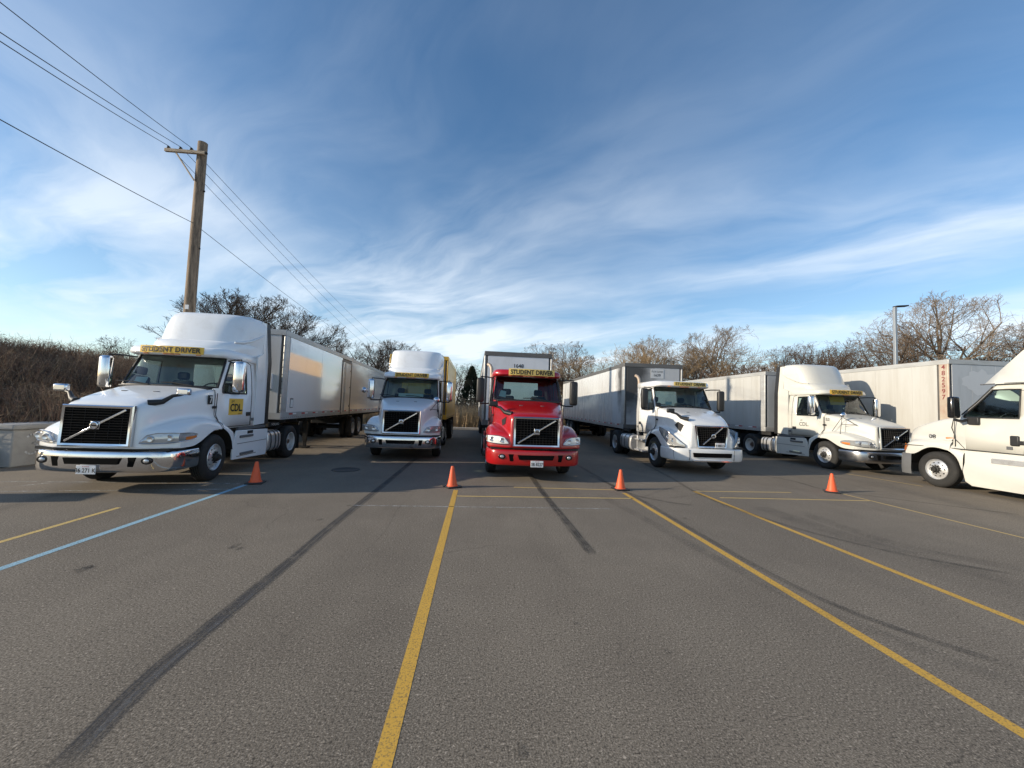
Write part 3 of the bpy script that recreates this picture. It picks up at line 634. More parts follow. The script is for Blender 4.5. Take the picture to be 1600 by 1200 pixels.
def fairing(T, mat, zt=4.02):
    k = (zt-2.98)/1.04
    def Z(z): return 2.98+(z-2.98)*k
    base = [(2.97, .96, .66), (3.06, .985, .66), (3.18, 1.0, .74), (3.235, .985, .84)]
    def row(z, w, yf, r):
        fl = max(w, 1.0) if z < Z(3.9) else w; fr_ = max(w, 1.065) if z < Z(3.9) else w+.03
        h = [(0, yf), (.35*w, yf+.006), (.62*w, yf+.035), (.82*w, yf+.12), (.95*w, yf+r*.6), (w, yf+r), (fl, max(yf+r+.1, 1.82)), (fr_, 2.12)]
        return [(-x, y, z) for x, y in h[::-1]] + [(x, y, z) for x, y in h[1:]]
    m = MB().grid([row(Z(z), w, yf, .45) for z, w, yf in base])
    b2 = [(3.235, .985, .84, .45), (3.25, .95, .885, .40), (3.34, .955, .925, .40), (3.62, .965, 1.06, .40), (3.84, .96, 1.18, .40), (3.93, .955, 1.26, .42), (3.985, .93, 1.36, .42), (4.012, .84, 1.50, .4), (4.02, .6, 1.75, .3)]
    m.grid([row(Z(z), w, yf, r) for z, w, yf, r in b2])
    tp = row(Z(4.02), .6, 1.75, .3); m.grid([tp[:8], [(-x, y, z) for x, y, z in tp[:8]]])
    f = m.build('roof_fairing', mat, T, smooth=38, merge=True)
    for s in (-1, 1):
        prof = [(1.80, 1.14), (2.36, 1.16), (2.345, 2.9), (2.31, Z(3.96)), (2.08, Z(3.96)), (2.06, 3.1), (1.80, 2.98)]
        def xo(y, z): return 1.085-.03*sm((z-3.0)/.8)-.055*sm((z-Z(3.8))/.16)
        P_ = [(s*xo(y, z), y, z) for y, z in prof]; I_ = [(p[0]-s*.05, p[1], p[2]) for p in P_]; n = len(P_)
        q = MB(); q.add(P_+I_, [tuple(range(n)), tuple(range(2*n-1, n-1, -1))] + [(i, (i+1) % n, n+(i+1) % n, n+i) for i in range(n)])
        e = q.build('side_extender', mat, T, smooth=30)
        q = MB(); a = [(2.31, Z(3.96)), (2.345, 2.9), (2.36, 1.14)]
        q.grid([[(s*(xo(y, z)+.003), y, z), (s*(xo(y, z)+.003), y+.20, z)] for y, z in a]); q.grid([[(s*(xo(y, z)-.06), y, z), (s*(xo(y, z)-.06), y+.20, z)] for y, z in a]); q.grid([[(s*(xo(y, z)+.003), y+.20, z), (s*(xo(y, z)-.06), y+.20, z)] for y, z in a])
        q.build('rubber_edge', 'black_plastic', e)
        # raised swoosh from the fairing's base up to its rear edge
        q = MB().tube([(s*.90, .98, Z(3.24)), (s*.985, 1.22, Z(3.27)), (s*1.0, 1.55, Z(3.36)), (s*1.035, 1.9, Z(3.50)), (s*1.07, 2.1, Z(3.62))], [.02, .03, .03, .022, .008], 6); q.build('fairing_crease', mat, f, smooth=60)
    return f
def mirrors(T, mat, both=True):
    for s in (-1, 1):
        x, y = s*1.42, .30
        hs_ = MB(); rows = []
        for z, kx, kd in ((1.99, .55, .5), (2.01, .9, .85), (2.06, 1, 1), (2.35, 1, 1.05), (2.64, 1, 1), (2.70, .9, .85), (2.72, .55, .5)):
            w, d = .115*kx, .075*kd; ang = [(-1, -.6), (-.75, -.95), (0, -1.1), (.75, -.95), (1, -.6), (1, .7), (.8, .9), (-.8, .9), (-1, .7), (-1, -.6)]
            rows.append([(x+a*w, y+b*d, z) for a, b in ang])
        hs_.grid(rows); hs_.add(rows[0][:-1], [tuple(range(9))]); hs_.add(rows[-1][:-1], [tuple(range(9))])
        h = hs_.build('door_mirror', mat, T, smooth=50, merge=True)
        MB().box(x-.10, x+.10, y+.068, y+.074, 2.05, 2.66).build('mirror_glass', 'chrome', h)
        MB().tube([(s*1.0, .60, 2.74), (s*1.2, .48, 2.76), (x, y+.05, 2.76), (x, y+.05, 2.70)], .018, 6).build('mirror_arm', 'black_plastic', h, smooth=50)
        MB().tube([(s*1.06, .42, 1.99), (s*1.2, .40, 1.96), (x, y+.05, 1.96), (x, y+.05, 2.01)], .022, 6).build('mirror_arm', 'black_plastic', h, smooth=50)
def hood_mirror(T, s, mat, arm='black_plastic'):
    h = MB().box(s*1.10-.12, s*1.10+.12, -1.06, -.95, 1.88, 2.02).build('hood_mirror', mat, T, bevel=.03)
    m = MB(); a = [Vector((s*.62, -1.24, 1.70)), Vector((s*.80, -1.12, 1.74)), Vector((s*.92, -1.04, 1.86)), Vector((s*1.08, -1.0, 1.90))]
    m.tube(a, [.07, .05, .034, .03], 8); m.v = [(x, y, z) for x, y, z in m.v]; m.build('mirror_arm', arm, h, smooth=50)
def tripod_mirror(T, s):
    h = MB(); h.lathe_x([(0, .115), (.02, .11), (.06, .07), (.075, 0)], 24); h.v = [(s*1.02+y, -.62-x, 2.02+z*.95) for x, y, z in h.v]; o = h.build('hood_mirror', 'chrome', T, smooth=50)
    p = (s*1.05, -.60, 1.95)
    m = MB(); m.tube([p, (s*1.16, -.62, 1.32)], .009, 5).tube([p, (s*1.10, -.25, 1.42)], .009, 5).tube([p, (s*.86, -.98, 1.66)], .009, 5).tube([(s*1.1, -.6, 1.68), (s*.84, -.95, 1.70)], .009, 5).build('mirror_stand', 'black_plastic', o)
def chassis(T, rim_f, rim_r, steer=0, tank=(2.40, 3.25), skirt=None, tank_side=(-1, 1), wb=3.95):
    m = MB()
    for s in (-1, 1): m.box(s*.43-.05, s*.43+.05, -1.25, wb+.95, .74, 1.0)
    m.box(-.42, .42, -1.2, -1.1, .7, .95).box(-.42, .42, wb+.85, wb+.93, .74, 1.0).box(-.4, .4, 1.0, 2.2, .55, 1.1)
    fr = m.build('chassis_frame', 'chassis_black', T, bevel=.01)
    MB().tube([(-.95, 0, .46), (.95, 0, .46)], .075, 8).build('front_axle', 'chassis_black', T, smooth=50)
    q = MB().tube([(-.9, wb, .515), (.9, wb, .515)], .10, 8).build('rear_axle', 'chassis_black', T, smooth=50)
    MB().box(-.45, .45, wb-.45, wb+.5, 1.08, 1.14).box(-.3, .3, wb-.35, wb+.2, .98, 1.08).build('fifth_wheel', 'chassis_black', T, bevel=.02)
    for s in (-1, 1):
        wheel(T, 'steer', s*1.055, 0, s, rim_f, steer)
        wheel(T, 'rear', s*1.06, wb, s, rim_r); wheel(T, 'rear', s*.74, wb, s, rim_r, inner=True)
        fl = MB().box(s*.90-.28, s*.90+.28, wb+.66, wb+.675, .22, 1.0).build('mud_flap', 'black_plastic', T)
        arc = [(wb+.60*math.cos(a), .52+.60*math.sin(a)) for a in np.linspace(R(150), R(205), 7)]
        MB().grid([[(s*.60, y, z), (s*1.2, y, z)] for y, z in arc]).build('quarter_fender', 'black_plastic', T, smooth=60)
        MB().box(s*.90-.04, s*.90+.04, wb-1.0, wb-.25, 1.02, 1.16).build('fender_bracket', 'chassis_black', T, bevel=.01)
        if s in tank_side:
            a, b = tank; t = MB(); pr = []
            for k in range(20):
                an = 2*math.pi*k/20; ex = .62
                px = math.copysign(abs(math.cos(an))**ex, math.cos(an))*.28; pz = math.copysign(abs(math.sin(an))**ex, math.sin(an))*.31; pr.append((px, pz))
            rows = [[(s*.90+px*kk, y, .63+pz*kk) for px, pz in pr+pr[:1]] for y, kk in ((a, .0), (a, .93), (a+.02, 1), (b-.02, 1), (b, .93), (b, 0))]
            t.grid(rows); tk = t.build('fuel_tank', 'alloy', T, smooth=40)
            for y in (a+.18, (a+b)/2+.05, b-.15):
                MB().grid([[(s*.90+px*1.025, y+d, .63+pz*1.025) for px, pz in pr+pr[:1]] for d in (-.03, .03)]).build('tank_strap', 'black_plastic', tk, smooth=60)
            MB().lathe_z([(.05, .92), (.05, .975), (.0, .975)], 12, s*.95, a+.3).build('fuel_cap', 'alloy', tk, smooth=40)
        if skirt:
            q = MB(); prof = [(.70, .36), (2.32, .30), (2.36, .42), (2.36, 1.02), (.84, 1.06), (.74, .9), (.70, .6)]
            q.prism([(s*1.19, y, z) for y, z in prof], (-s*.05, 0, 0)); sk = q.build('side_skirt', skirt, T, bevel=.012)
            for z in (.73, .42): MB().box(*sorted((s*1.192, s*1.198)), .86, 1.78 if z < .5 else 2.30, z-.007, z+.007).build('skirt_seam', 'grey_plastic', sk)
            for (ya, yb, z) in ((.95, 1.55, .90), (1.0, 1.6, .47)):
                MB().box(*sorted((s*1.17, s*1.225)), ya, yb, z-.03, z+.03).build('step', 'grey_plastic', sk, bevel=.012)
            MB().box(*sorted((s*1.19, s*1.196)), 1.30, 1.56, 1.0-.05, 1.0+.03).build('step_recess', 'black_plastic', sk)
            MB().box(*sorted((s*1.10, s*1.15)), .95, 2.3, 1.06, 1.13).build('sill', 'grey_plastic', T)
        else:
            st = MB()
            for z in (.42, .82): st.box(*sorted((s*.75, s*1.17)), .95, 1.75, z-.03, z+.03)
            st.box(*sorted((s*.72, s*.80)), .92, 1.78, .40, 1.06); st.box(*sorted((s*.80, s*1.1)), 1.66, 1.72, .4, .95); st.build('cab_step', 'alloy', T, bevel=.01)
    return fr
def stack(T, x):
    MB().tube([(x, 2.14, .9), (x, 2.14, 2.85)], .075, 12).build('muffler', 'chrome_dull', T, smooth=50)
    MB().tube([(x, 2.14, 2.8), (x, 2.14, 3.08), (x-.015, 2.15, 3.20), (x-.06, 2.19, 3.29), (x-.13, 2.25, 3.34)], [.062, .062, .062, .060, .062], 14, cap=False).build('exhaust_pipe', 'post_rust', T, smooth=60)
def number(T, s, x, y, z, h, sgn, mat='letter_black', bold=.01, sx=1, name='lettering'):
    """lettering on a side of the truck: sgn +1 right side, -1 left side in the picture"""
    return lettering(T, s, h, lambda a, c: (x+sgn*.004, y+sgn*a, z+c), mat, bold, sx, name=name)

def volvo_like(name, label, loc, rz, paint, P=HOOD_A, gkind='mesh', bump_mat='chrome', roof_fairing=True, zt=4.02, mirror_mat='chrome', sign=None, skirt=True, rim_f='alloy', rim_r='white', steer=0, plate_txt=None, plate_x=0, sign_mat='sign_yellow', sign_lean=True, tank=(2.45, 3.25), vents=False):
    T = empty(name, (loc[0], loc[1], 0), R(rz)); tag(T, label, 'truck', 'semi trucks parked in a row')
    hood(T, P, paint); hood_lines(T, P); kind = 'b' if P is HOOD_B else 'a'
    bumper(T, bump_mat, .40, .80, kind); grille(T, P, gkind); headlights(T, P, kind, 'lens_white' if paint == 'paint_red' else 'lens_clear')
    c, H = cab(T, paint); roofcap(T, paint, c); cowl_sides(T, P, paint, CABL, 1.93)
    MB().box(-1.14, 1.14, -1.34, -.9, .80, .85).build('bumper_gap', 'black_plastic', T)
    if roof_fairing: fairing(T, paint, zt)
    mirrors(T, mirror_mat)
    if sign: student_sign(T, *sign, sign_mat, False)
    chassis(T, rim_f, rim_r, steer, skirt=paint if skirt else None, tank=tank)
    if plate_txt: plate(T, plate_x, -1.60, .47, plate_txt)
    if vents:
        for s in (-1, 1):
            def side(y, z, d=.008):
                zt, ws, xj, zj = (np.interp(y, P['y'], P[k]) for k in ('zt', 'ws', 'xj', 'zj'))
                return s*(np.interp(z, [zj, (zt-.1)*.5+zj*.5, zt-.11], [xj, (ws+xj)/2+.02, ws+.012])+d)
            cs = [(-1.13, 1.62), (-1.12, 1.44), (-.90, 1.37), (-.84, 1.53)] if P is HOOD_A else [(-1.16, 1.50), (-1.06, 1.28), (-.80, 1.49), (-.92, 1.60)]
            q = MB(); q.add([(side(y, z), y, z) for y, z in cs]+[(side(y, z, -.05), y, z) for y, z in cs], [(0, 1, 2, 3), (0, 1, 5, 4), (1, 2, 6, 5), (2, 3, 7, 6), (3, 0, 4, 7)]); q.build('hood_vent', 'black_plastic', T)
    return T

# ================================================================ SETTING
def sheet(name, x0, x1, y0, y1, z, mat, kind='structure'):
    o = MB().add([(x0, y0, z), (x1, y0, z), (x1, y1, z), (x0, y1, z)], [(0, 1, 2, 3)]).build(name, mat); tag(o, kind=kind); return o
sheet('ground', -900, 900, -300, 1500, -.02, 'ground')
sheet('parking_lot', -60, 90, -20, 31.0, 0, 'asphalt')
kb = MB().box(-40, 80, 31.0, 31.35, -.02, .14).build('kerb', 'concrete', bevel=.03); tag(kb, kind='structure')
def ribbon(name, pts, w, z, mat, taper=False, n=None):
    """painted or rubber strip along a ground polyline"""
    P = [Vector((p[0], p[1], 0)) for p in pts]; Q = []
    if len(P) > 2: # smooth through the points
        for i in range(len(P)-1):
            a, b, c, d = P[max(i-1, 0)], P[i], P[i+1], P[min(i+2, len(P)-1)]
            for k in range(8):
                t = k/8; Q.append(.5*((2*b)+(c-a)*t+(2*a-5*b+4*c-d)*t*t+(3*b-a-3*c+d)*t**3))
        Q.append(P[-1])
    else: Q = [P[0].lerp(P[1], k/12) for k in range(13)]
    vs = []; fs = []; uv = []
    for i, p in enumerate(Q):
        d = (Q[min(i+1, len(Q)-1)]-Q[max(i-1, 0)]).normalized(); s = Vector((d.y, -d.x, 0)); ww = w/2*(1+random.uniform(-.04, .04))
        vs += [(p-s*ww+Vector((0, 0, z))), (p+s*ww+Vector((0, 0, z)))]; uv += [(0, i/(len(Q)-1)), (1, i/(len(Q)-1))]
        if i: fs.append((2*i-2, 2*i-1, 2*i+1, 2*i))
    m = MB().add(vs, fs); o = m.build(name, mat); ul = o.data.uv_layers.new(name='UVMap')
    for l in o.data.loops: ul.data[l.index].uv = uv[l.vertex_index]
    return tag(o, kind='structure')
Zm = .0009
def gpt(px, py):
    x, y = px-800, py-600; xu = x*math.cos(ROLL)+y*math.sin(ROLL); yu = -x*math.sin(ROLL)+y*math.cos(ROLL)
    d = fw*F+rt*xu-uc*yu; k = -CAMH/d.z; return (d.x*k, d.y*k)
ribbon('parking_line', [(-.43, 9.02), (-.42, -6)], .105, 2*Zm, 'line_yellow')
ribbon('parking_line', [(3.42, 9.05), (3.44, -6)], .10, 2*Zm, 'line_yellow')
ribbon('parking_line', [(5.30, 9.40), (5.30, -6)], .10, 2*Zm, 'line_yellow')
ribbon('parking_line', [(9.24, 9.55), (9.28, -6)], .055, 2*Zm, 'line_yellow_thin')
ribbon('parking_line', [gpt(1322, 740), gpt(1442, 760)], .06, 2*Zm, 'line_yellow_thin')
ribbon('parking_line', [(-4.94, 9.16), (-4.92, -6)], .095, 2*Zm, 'line_blue')
ribbon('parking_line', [gpt(186, 793), gpt(-120, 882)], .08, 2*Zm, 'line_yellow_thin')
ribbon('cross_line', [(-.40, 8.44), (3.42, 8.51)], .06, 2*Zm, 'line_yellow_thin')
ribbon('cross_line', [(.9, 9.45), (3.40, 9.38)], .055, 2*Zm, 'line_yellow_thin')
ribbon('cross_line', [(5.55, 8.75), (9.25, 8.72)], .06, 2*Zm, 'line_yellow_thin')
ribbon('cross_line', [(5.35, 9.42), (7.9, 9.50)], .055, 2*Zm, 'line_yellow_thin')
ribbon('cross_line', [(-9.6, 8.0), (-4.6, 8.75)], .05, 2*Zm, 'line_white')
ribbon('cross_line', [(-10.2, 8.9), (-8.2, 9.1), (-5.0, 9.22)], .05, 2*Zm, 'line_white')
ribbon('cross_line', [(-9.4, 7.9), (-8.6, 9.0)], .05, 2*Zm, 'line_white')
ribbon('cross_line', [(-2.2, 7.55), (2.6, 7.6)], .04, 2*Zm, 'line_white')
ribbon('cross_line', [(-8.1, 6.2), (-7.6, 6.35)], .05, 2*Zm, 'line_white')
# sealed joint that runs from the lower left to under the truck with the yellow trailer
ribbon('sealed_crack', [gpt(80, 1215), gpt(230, 1062), gpt(330, 978), gpt(440, 888), gpt(530, 812), gpt(600, 757), gpt(652, 714)], .175, Zm, 'sealed_crack')
ribbon('pale_scuff', [gpt(120, 1180), gpt(235, 1062), gpt(335, 978), gpt(430, 900)], .05, 1.5*Zm, 'scuff_pale')
ribbon('hairline_crack', [(-1.35, 5.2), (-1.3, 6.2), (-1.36, 7.4), (-1.28, 8.6)], .03, Zm, 'tyre_mark_soft')
def tyre(pts, w, dark): ribbon('tyre_mark', pts, w, 3*Zm, {True: 'tyre_mark_dark', False: 'tyre_mark_soft', 2: 'tyre_mark_black'}[dark])
tyre([gpt(826, 738), gpt(850, 772), gpt(885, 815), gpt(927, 868)], .17, 2)
tyre([gpt(915, 740), gpt(990, 775), gpt(1085, 830), gpt(1200, 895), gpt(1340, 960), gpt(1600, 1048)], .13, True)
tyre([gpt(930, 770), gpt(1010, 812), gpt(1100, 862), gpt(1240, 935), gpt(1400, 1000), gpt(1600, 1075)], .24, False)
tyre([gpt(960, 700), gpt(1040, 742), gpt(1085, 768), gpt(1150, 795), gpt(1260, 830), gpt(1420, 868), gpt(1600, 900)], .13, True)
tyre([gpt(900, 725), gpt(970, 765), gpt(1030, 782), gpt(1085, 790)], .14, True)
tyre([gpt(1170, 738), gpt(1240, 752), gpt(1290, 765), gpt(1400, 780), gpt(1600, 805)], .12, True)
tyre([gpt(1180, 790), gpt(1330, 840), gpt(1600, 915)], .5, False)
tyre([gpt(1250, 800), gpt(1400, 850), gpt(1600, 890)], .35, False)
tyre([gpt(1440, 742), gpt(1520, 755), gpt(1600, 768)], .2, True)
tyre([gpt(1000, 778), gpt(1060, 760), gpt(1100, 770), gpt(1040, 779)], .10, False)
tyre([gpt(480, 688), gpt(530, 684), gpt(590, 672)], .3, False)
tyre([gpt(440, 702), gpt(520, 697), gpt(640, 700)], .3, False)
tyre([(-7.6, 8.4), (-7.2, 5.0), (-7.0, 1.0)], .3, False)
# stains, patches and specks
def blot(px, py, r, mat='tyre_mark_soft', n=18):
    c = gpt(px, py); vs = [(c[0], c[1], 3.5*Zm)]; uv = [(.5, .5)]
    for k in range(n):
        a = 2*math.pi*k/n; rr = r*random.uniform(.55, 1.2); vs.append((c[0]+rr*math.cos(a), c[1]+rr*1.2*math.sin(a), 3.5*Zm)); uv.append((.5+.42*math.cos(a), .5+.42*math.sin(a)))
    o = MB().add(vs, [(0, 1+k, 1+(k+1) % n) for k in range(n)]).build('stain', mat); ul = o.data.uv_layers.new(name='UVMap')
    for l in o.data.loops: ul.data[l.index].uv = uv[l.vertex_index]
    tag(o, kind='structure')
for q in ((368, 853, .07), (375, 857, .05), (360, 856, .05), (130, 890, .08), (140, 886, .05), (900, 974, .03), (966, 1022, .02), (1043, 1019, .03), (815, 1177, .04), (1070, 810, .05), (545, 790, .05), (500, 812, .05), (1140, 745, .2)): blot(*q, 'tyre_mark_dark')
mh = MB().lathe_z([(.0, .006), (.30, .006), (.31, .010), (.36, .012), (.37, .0)], 32, -3.55, 11.35, cap=False).build('manhole_cover', 'iron', smooth=30)
tag(mh, 'round iron manhole cover in the shaded asphalt before the yellow trailer\'s truck', 'manhole cover')

# retaining wall and hill on the left
def coords(px, py, Y):
    x, y = px-800, py-600; xu = x*math.cos(ROLL)+y*math.sin(ROLL); yu = -x*math.sin(ROLL)+y*math.cos(ROLL)
    d = fw*F+rt*xu-uc*yu; k = Y/d.y; return (d.x*k, Y, CAMH+d.z*k)
wl = empty('retaining_wall', (-11.35, 10.5, 0)); tag(wl, 'low grey concrete wall with spray-painted number below the brushy bank', 'wall')
MB().box(-.32, .32, 0, 8.5, 0, .90).build('wall', 'concrete', wl, bevel=.03)
MB().box(-.37, .37, -.05, 8.55, .90, 1.03).build('coping', 'concrete', wl, bevel=.03)
def graf(pts, w=.045):
    m = MB(); 
    P = [Vector((.327, y, z)) for y, z in pts]
    for a, b in zip(P[:-1], P[1:]):
        d = (b-a).normalized(); n = Vector((0, -d.z, d.y))*w/2; m.add([a-n-d*.01, b-n+d*.01, b+n+d*.01, a+n-d*.01], [(0, 1, 2, 3)])
    m.build('graffiti', 'graffiti', wl)
def arcp(cy, cz, ry, rz_, a0, a1, n=9): return [(cy+ry*math.cos(R(a)), cz+rz_*math.sin(R(a))) for a in np.linspace(a0, a1, n)]
graf(arcp(.42, .66, .13, .11, 150, -80)+arcp(.42, .42, .15, .13, 80, -150))
graf(arcp(.98, .62, .12, .12, 0, 360, 12)+[(1.10, .62), (1.06, .30)])
wl2 = empty('shadow_block', (-12.0, 6.7, 0), R(8)); tag(wl2, 'added unseen block off the left edge that casts a shadow on the lot', 'block')  # added outside the frame to throw a wedge of shade on the asphalt
MB().prism([(-.5, 0, 0), (.5, 0, 0), (.42, 0, 1.6), (-.42, 0, 1.6)], (0, .7, 0)).build('block', 'concrete', wl2, bevel=.03)
def hill_z(x, y):
    a = sm((-11.6-x)/9.5); n = .25*math.sin(x*.7+y*.3)+.2*math.sin(y*.55-x*.2)
    e = sm((y-9.2)/1.6); return (.55+2.75*a+n*a)*e*(1 if x < -11.2 else 0)-.02
xs = np.concatenate([np.linspace(-60, -24, 10), np.linspace(-23, -11.4, 24)]); ys = np.concatenate([np.linspace(9, 30, 40), np.linspace(32, 90, 14)])
hl = MB().grid([[(x, y, hill_z(x, y)) for x in xs] for y in ys]).build('hill', 'soil', smooth=80); tag(hl, kind='structure')

def stems(name, pts, hts, width, lean, mat, twigs=3, droop=.25, seed=1):
    """one mesh of many thin dry stems with side shoots"""
    r = np.random.default_rng(seed); n = len(pts); P = np.asarray(pts, float); H = np.asarray(hts, float)
    az = r.uniform(0, 2*np.pi, n); ln = r.uniform(.3, 1.2, n)*lean; D = np.stack([np.cos(az)*ln, np.sin(az)*ln, np.ones(n)], 1)
    fa = r.uniform(0, np.pi, n); Sx = np.stack([np.cos(fa), np.sin(fa), np.zeros(n)], 1)*width
    lev = []
    for t, k in ((0, 1), (.45, .85), (.8, .55)):
        c = P+D*(H*t)[:, None]; c[:, :2] += (D[:, :2]*droop*(t**2)*H[:, None]); lev.append((c-Sx*k/2, c+Sx*k/2))
    tip = P+D*H[:, None]; tip[:, :2] += D[:, :2]*droop*H[:, None]
    V = np.stack([lev[0][0], lev[0][1], lev[1][0], lev[1][1], lev[2][0], lev[2][1], tip], 1).reshape(-1, 3)
    b = np.arange(n)*7; T = [np.stack([b+i for i in q], 1) for q in ((0, 1, 3), (0, 3, 2), (2, 3, 5), (2, 5, 4), (4, 5, 6))]
    Vs = [V]; Ts = [np.concatenate(T)]; off = len(V)
    for _ in range(twigs):
        t = r.uniform(.25, .95, n); c = P+D*(H*t)[:, None]; c[:, :2] += D[:, :2]*droop*(t**2)[:, None]*H[:, None]
        d = r.normal(0, 1, (n, 3)); d[:, 2] = np.abs(d[:, 2])*.8; d /= np.linalg.norm(d, axis=1)[:, None]; L = (H*r.uniform(.10, .28, n))[:, None]
        s = r.normal(0, 1, (n, 3)); s /= np.linalg.norm(s, axis=1)[:, None]; s *= width*.9
        V2 = np.stack([c-s/2, c+s/2, c+d*L+s*.2], 1).reshape(-1, 3); Vs.append(V2); bb = off+np.arange(n)*3; Ts.append(np.stack([bb, bb+1, bb+2], 1)); off += len(V2)
    V = np.concatenate(Vs); T = np.concatenate(Ts); me = bpy.data.meshes.new(name)
    me.vertices.add(len(V)); me.vertices.foreach_set('co', V.ravel()); me.loops.add(T.size); me.loops.foreach_set('vertex_index', T.ravel().astype(np.int32))
    me.polygons.add(len(T)); me.polygons.foreach_set('loop_start', np.arange(0, T.size, 3, dtype=np.int32)); me.polygons.foreach_set('loop_total', np.full(len(T), 3, np.int32))
    me.update(); me.materials.append(MAT[mat]); return link(name, me)
def hill_pts(n, x0, x1, y0, y1, seed):
    r = np.random.default_rng(seed); p = []
    while len(p) < n:
        x = r.uniform(x0, x1); y = r.uniform(y0, y1); p.append((x, y, hill_z(x, y)-.03))
    return p
for k, (n, mat, h0, h1, wd, reg) in enumerate([(26000, 'brush_brown', .5, 1.35, .020, (-25, -11.5, 10.4, 30)), (9000, 'brush_tan', .6, 1.55, .016, (-25, -11.5, 10.4, 30)), (9000, 'brush_brown', .6, 1.5, .03, (-34, -12, 28, 60)), (6000, 'twig_dark', .5, 1.3, .022, (-24, -11.5, 10.4, 26))]):
    p = hill_pts(n, *reg, 20+k); r = np.random.default_rng(50+k); hh = r.uniform(h0, h1, n)*(.75+.35*np.array([math.sin(a*.9+b*.5)*math.sin(b*.8-a*.3) for a, b, c in p]))
    o = stems('dry_brush', p, hh, wd, .38, mat, 5, .3, 60+k); tag(o, ['matted brown dry weeds covering the bank', 'pale dry stalks rising from the bank', 'brown weeds on the far end of the bank', 'dark bare twigs low on the bank'][k], 'brush', kind='stuff')
r = np.random.default_rng(5)
for k, (n, x0, x1, y0, y1, h0, h1, mat, lb) in enumerate([(16000, -12, 46, 31.6, 35.5, 1.0, 2.0, 'reed_tan', 'tall pale dry reeds behind the rear kerb'), (7000, -12, 46, 34, 39, 1.4, 2.7, 'brush_tan', 'tan weeds behind the dry reeds')]):
    p = np.stack([r.uniform(x0, x1, n), r.uniform(y0, y1, n), np.full(n, -.03)], 1)
    o = stems('dry_reeds', p, r.uniform(h0, h1, n), .035, .18, mat, 4, .15, 80+k); tag(o, lb, 'reeds', kind='stuff')

# ================================================================ TREES
def gen_tree(seed, h, levels, trunk_frac=.28, spread=.75, upb=.25, r0=.16, n_l=(6, 5, 5, 4), ratio=.62, twig=.011, wig=.18, multi=1, cw=.42, cz=.60):
    """bare tree whose limbs fill a rounded envelope (half width cw*h, centre height cz*h)"""
    rd = random.Random(seed); limb, tw = MB(), MB(); Cc = Vector((0, 0, cz*h)); ch = (1-cz)*h
    def inside(p): q = p-Cc; return (q.x*q.x+q.y*q.y)/(cw*h)**2+(q.z/(ch if q.z > 0 else cz*h*.72))**2
    def grow(p, d, L, r, lv):
        seg = 4 if lv < 2 else (3 if lv < levels else 2); pts = [p.copy()]; q = p.copy(); dd = d.copy()
        for i in range(seg):
            dd = (dd+Vector((rd.gauss(0, wig), rd.gauss(0, wig), rd.gauss(0, wig)+upb*.25*(lv > 0)))).normalized(); nq = q+dd*(L/seg)
            if lv > 0 and inside(nq) > 1.0:          # slow down and turn along the crown's skin
                nq = q+dd*(L/seg)*.35
            q = nq; pts.append(q.copy())
        rs = [max(twig*.55, r*(1-.62*i/seg)) for i in range(seg+1)]
        (limb if lv <= 1 else tw).tube(pts, rs, 6 if lv == 0 else (5 if lv == 1 else (4 if lv == 2 else 3)), cap=False)
        if lv >= levels: return
        nc = n_l[min(lv, len(n_l)-1)]; t0 = trunk_frac if lv == 0 else .25
        for i in range(nc):
            t = min(t0+(1-t0)*(i+rd.uniform(.2, 1))/nc, .99)
            k = min(int(t*seg), seg-1); pp = pts[k].lerp(pts[k+1], t*seg-k); base = (pts[k+1]-pts[k]).normalized()
            a = i*2.4+rd.uniform(-.6, .6) if lv == 0 else rd.uniform(0, 2*math.pi); o = base.orthogonal().normalized(); o = o*math.cos(a)+base.cross(o)*math.sin(a)
            ang = spread*rd.uniform(.65, 1.25)*(1.35-.6*t if lv == 0 else 1); nd = (base*math.cos(ang)+o*math.sin(ang)+Vector((0, 0, upb*rd.uniform(.4, 1)))).normalized()
            grow(pp, nd, (h*.50*rd.uniform(.8, 1.1)*(1.1-.45*t) if lv == 0 else L*ratio*rd.uniform(.7, 1.1)), max(twig, rs[k]*.58), lv+1)
    for j in range(multi):
        d0 = Vector((rd.gauss(0, .05 if multi == 1 else .28), rd.gauss(0, .05 if multi == 1 else .28), 1)).normalized()
        grow(Vector((rd.uniform(-.2, .2)*(multi > 1), rd.uniform(-.2, .2)*(multi > 1), -.1)), d0, h*.72, r0, 0)
    zs = sorted(v[2] for v in tw.v); k = h/zs[int(len(zs)*.997)]
    for m in (limb, tw): m.v = [(x*k, y*k, z*k) for x, y, z in m.v]
    return limb, tw
TREES = {}
def tree_kind(key, bark, twigm, **k):
    l, t = gen_tree(**k); TREES[key] = (l.mesh('trunk', bark, 60), t.mesh('crown', twigm))
tree_kind('fan1', 'bark', 'twig_dark', seed=3, h=10, levels=5, trunk_frac=.25, spread=.62, upb=.22, r0=.18, n_l=(11, 6, 5, 4, 3), ratio=.56, wig=.08, twig=.009, cw=.40)
tree_kind('fan2', 'bark', 'twig_dark', seed=8, h=10, levels=5, trunk_frac=.25, spread=.68, upb=.18, r0=.18, n_l=(11, 6, 5, 4, 3), ratio=.56, wig=.09, twig=.009, cw=.44)
tree_kind('fan3', 'bark', 'twig_dark', seed=15, h=10, levels=5, trunk_frac=.3, spread=.70, upb=.14, r0=.165, n_l=(10, 6, 5, 4, 3), ratio=.55, wig=.11, twig=.009, cw=.42)
tree_kind('round1', 'bark_pale', 'twig_pale', seed=21, h=10, levels=5, trunk_frac=.22, spread=.80, upb=.10, r0=.22, n_l=(13, 7, 5, 4, 3), ratio=.56, wig=.10, twig=.0085, cw=.50)
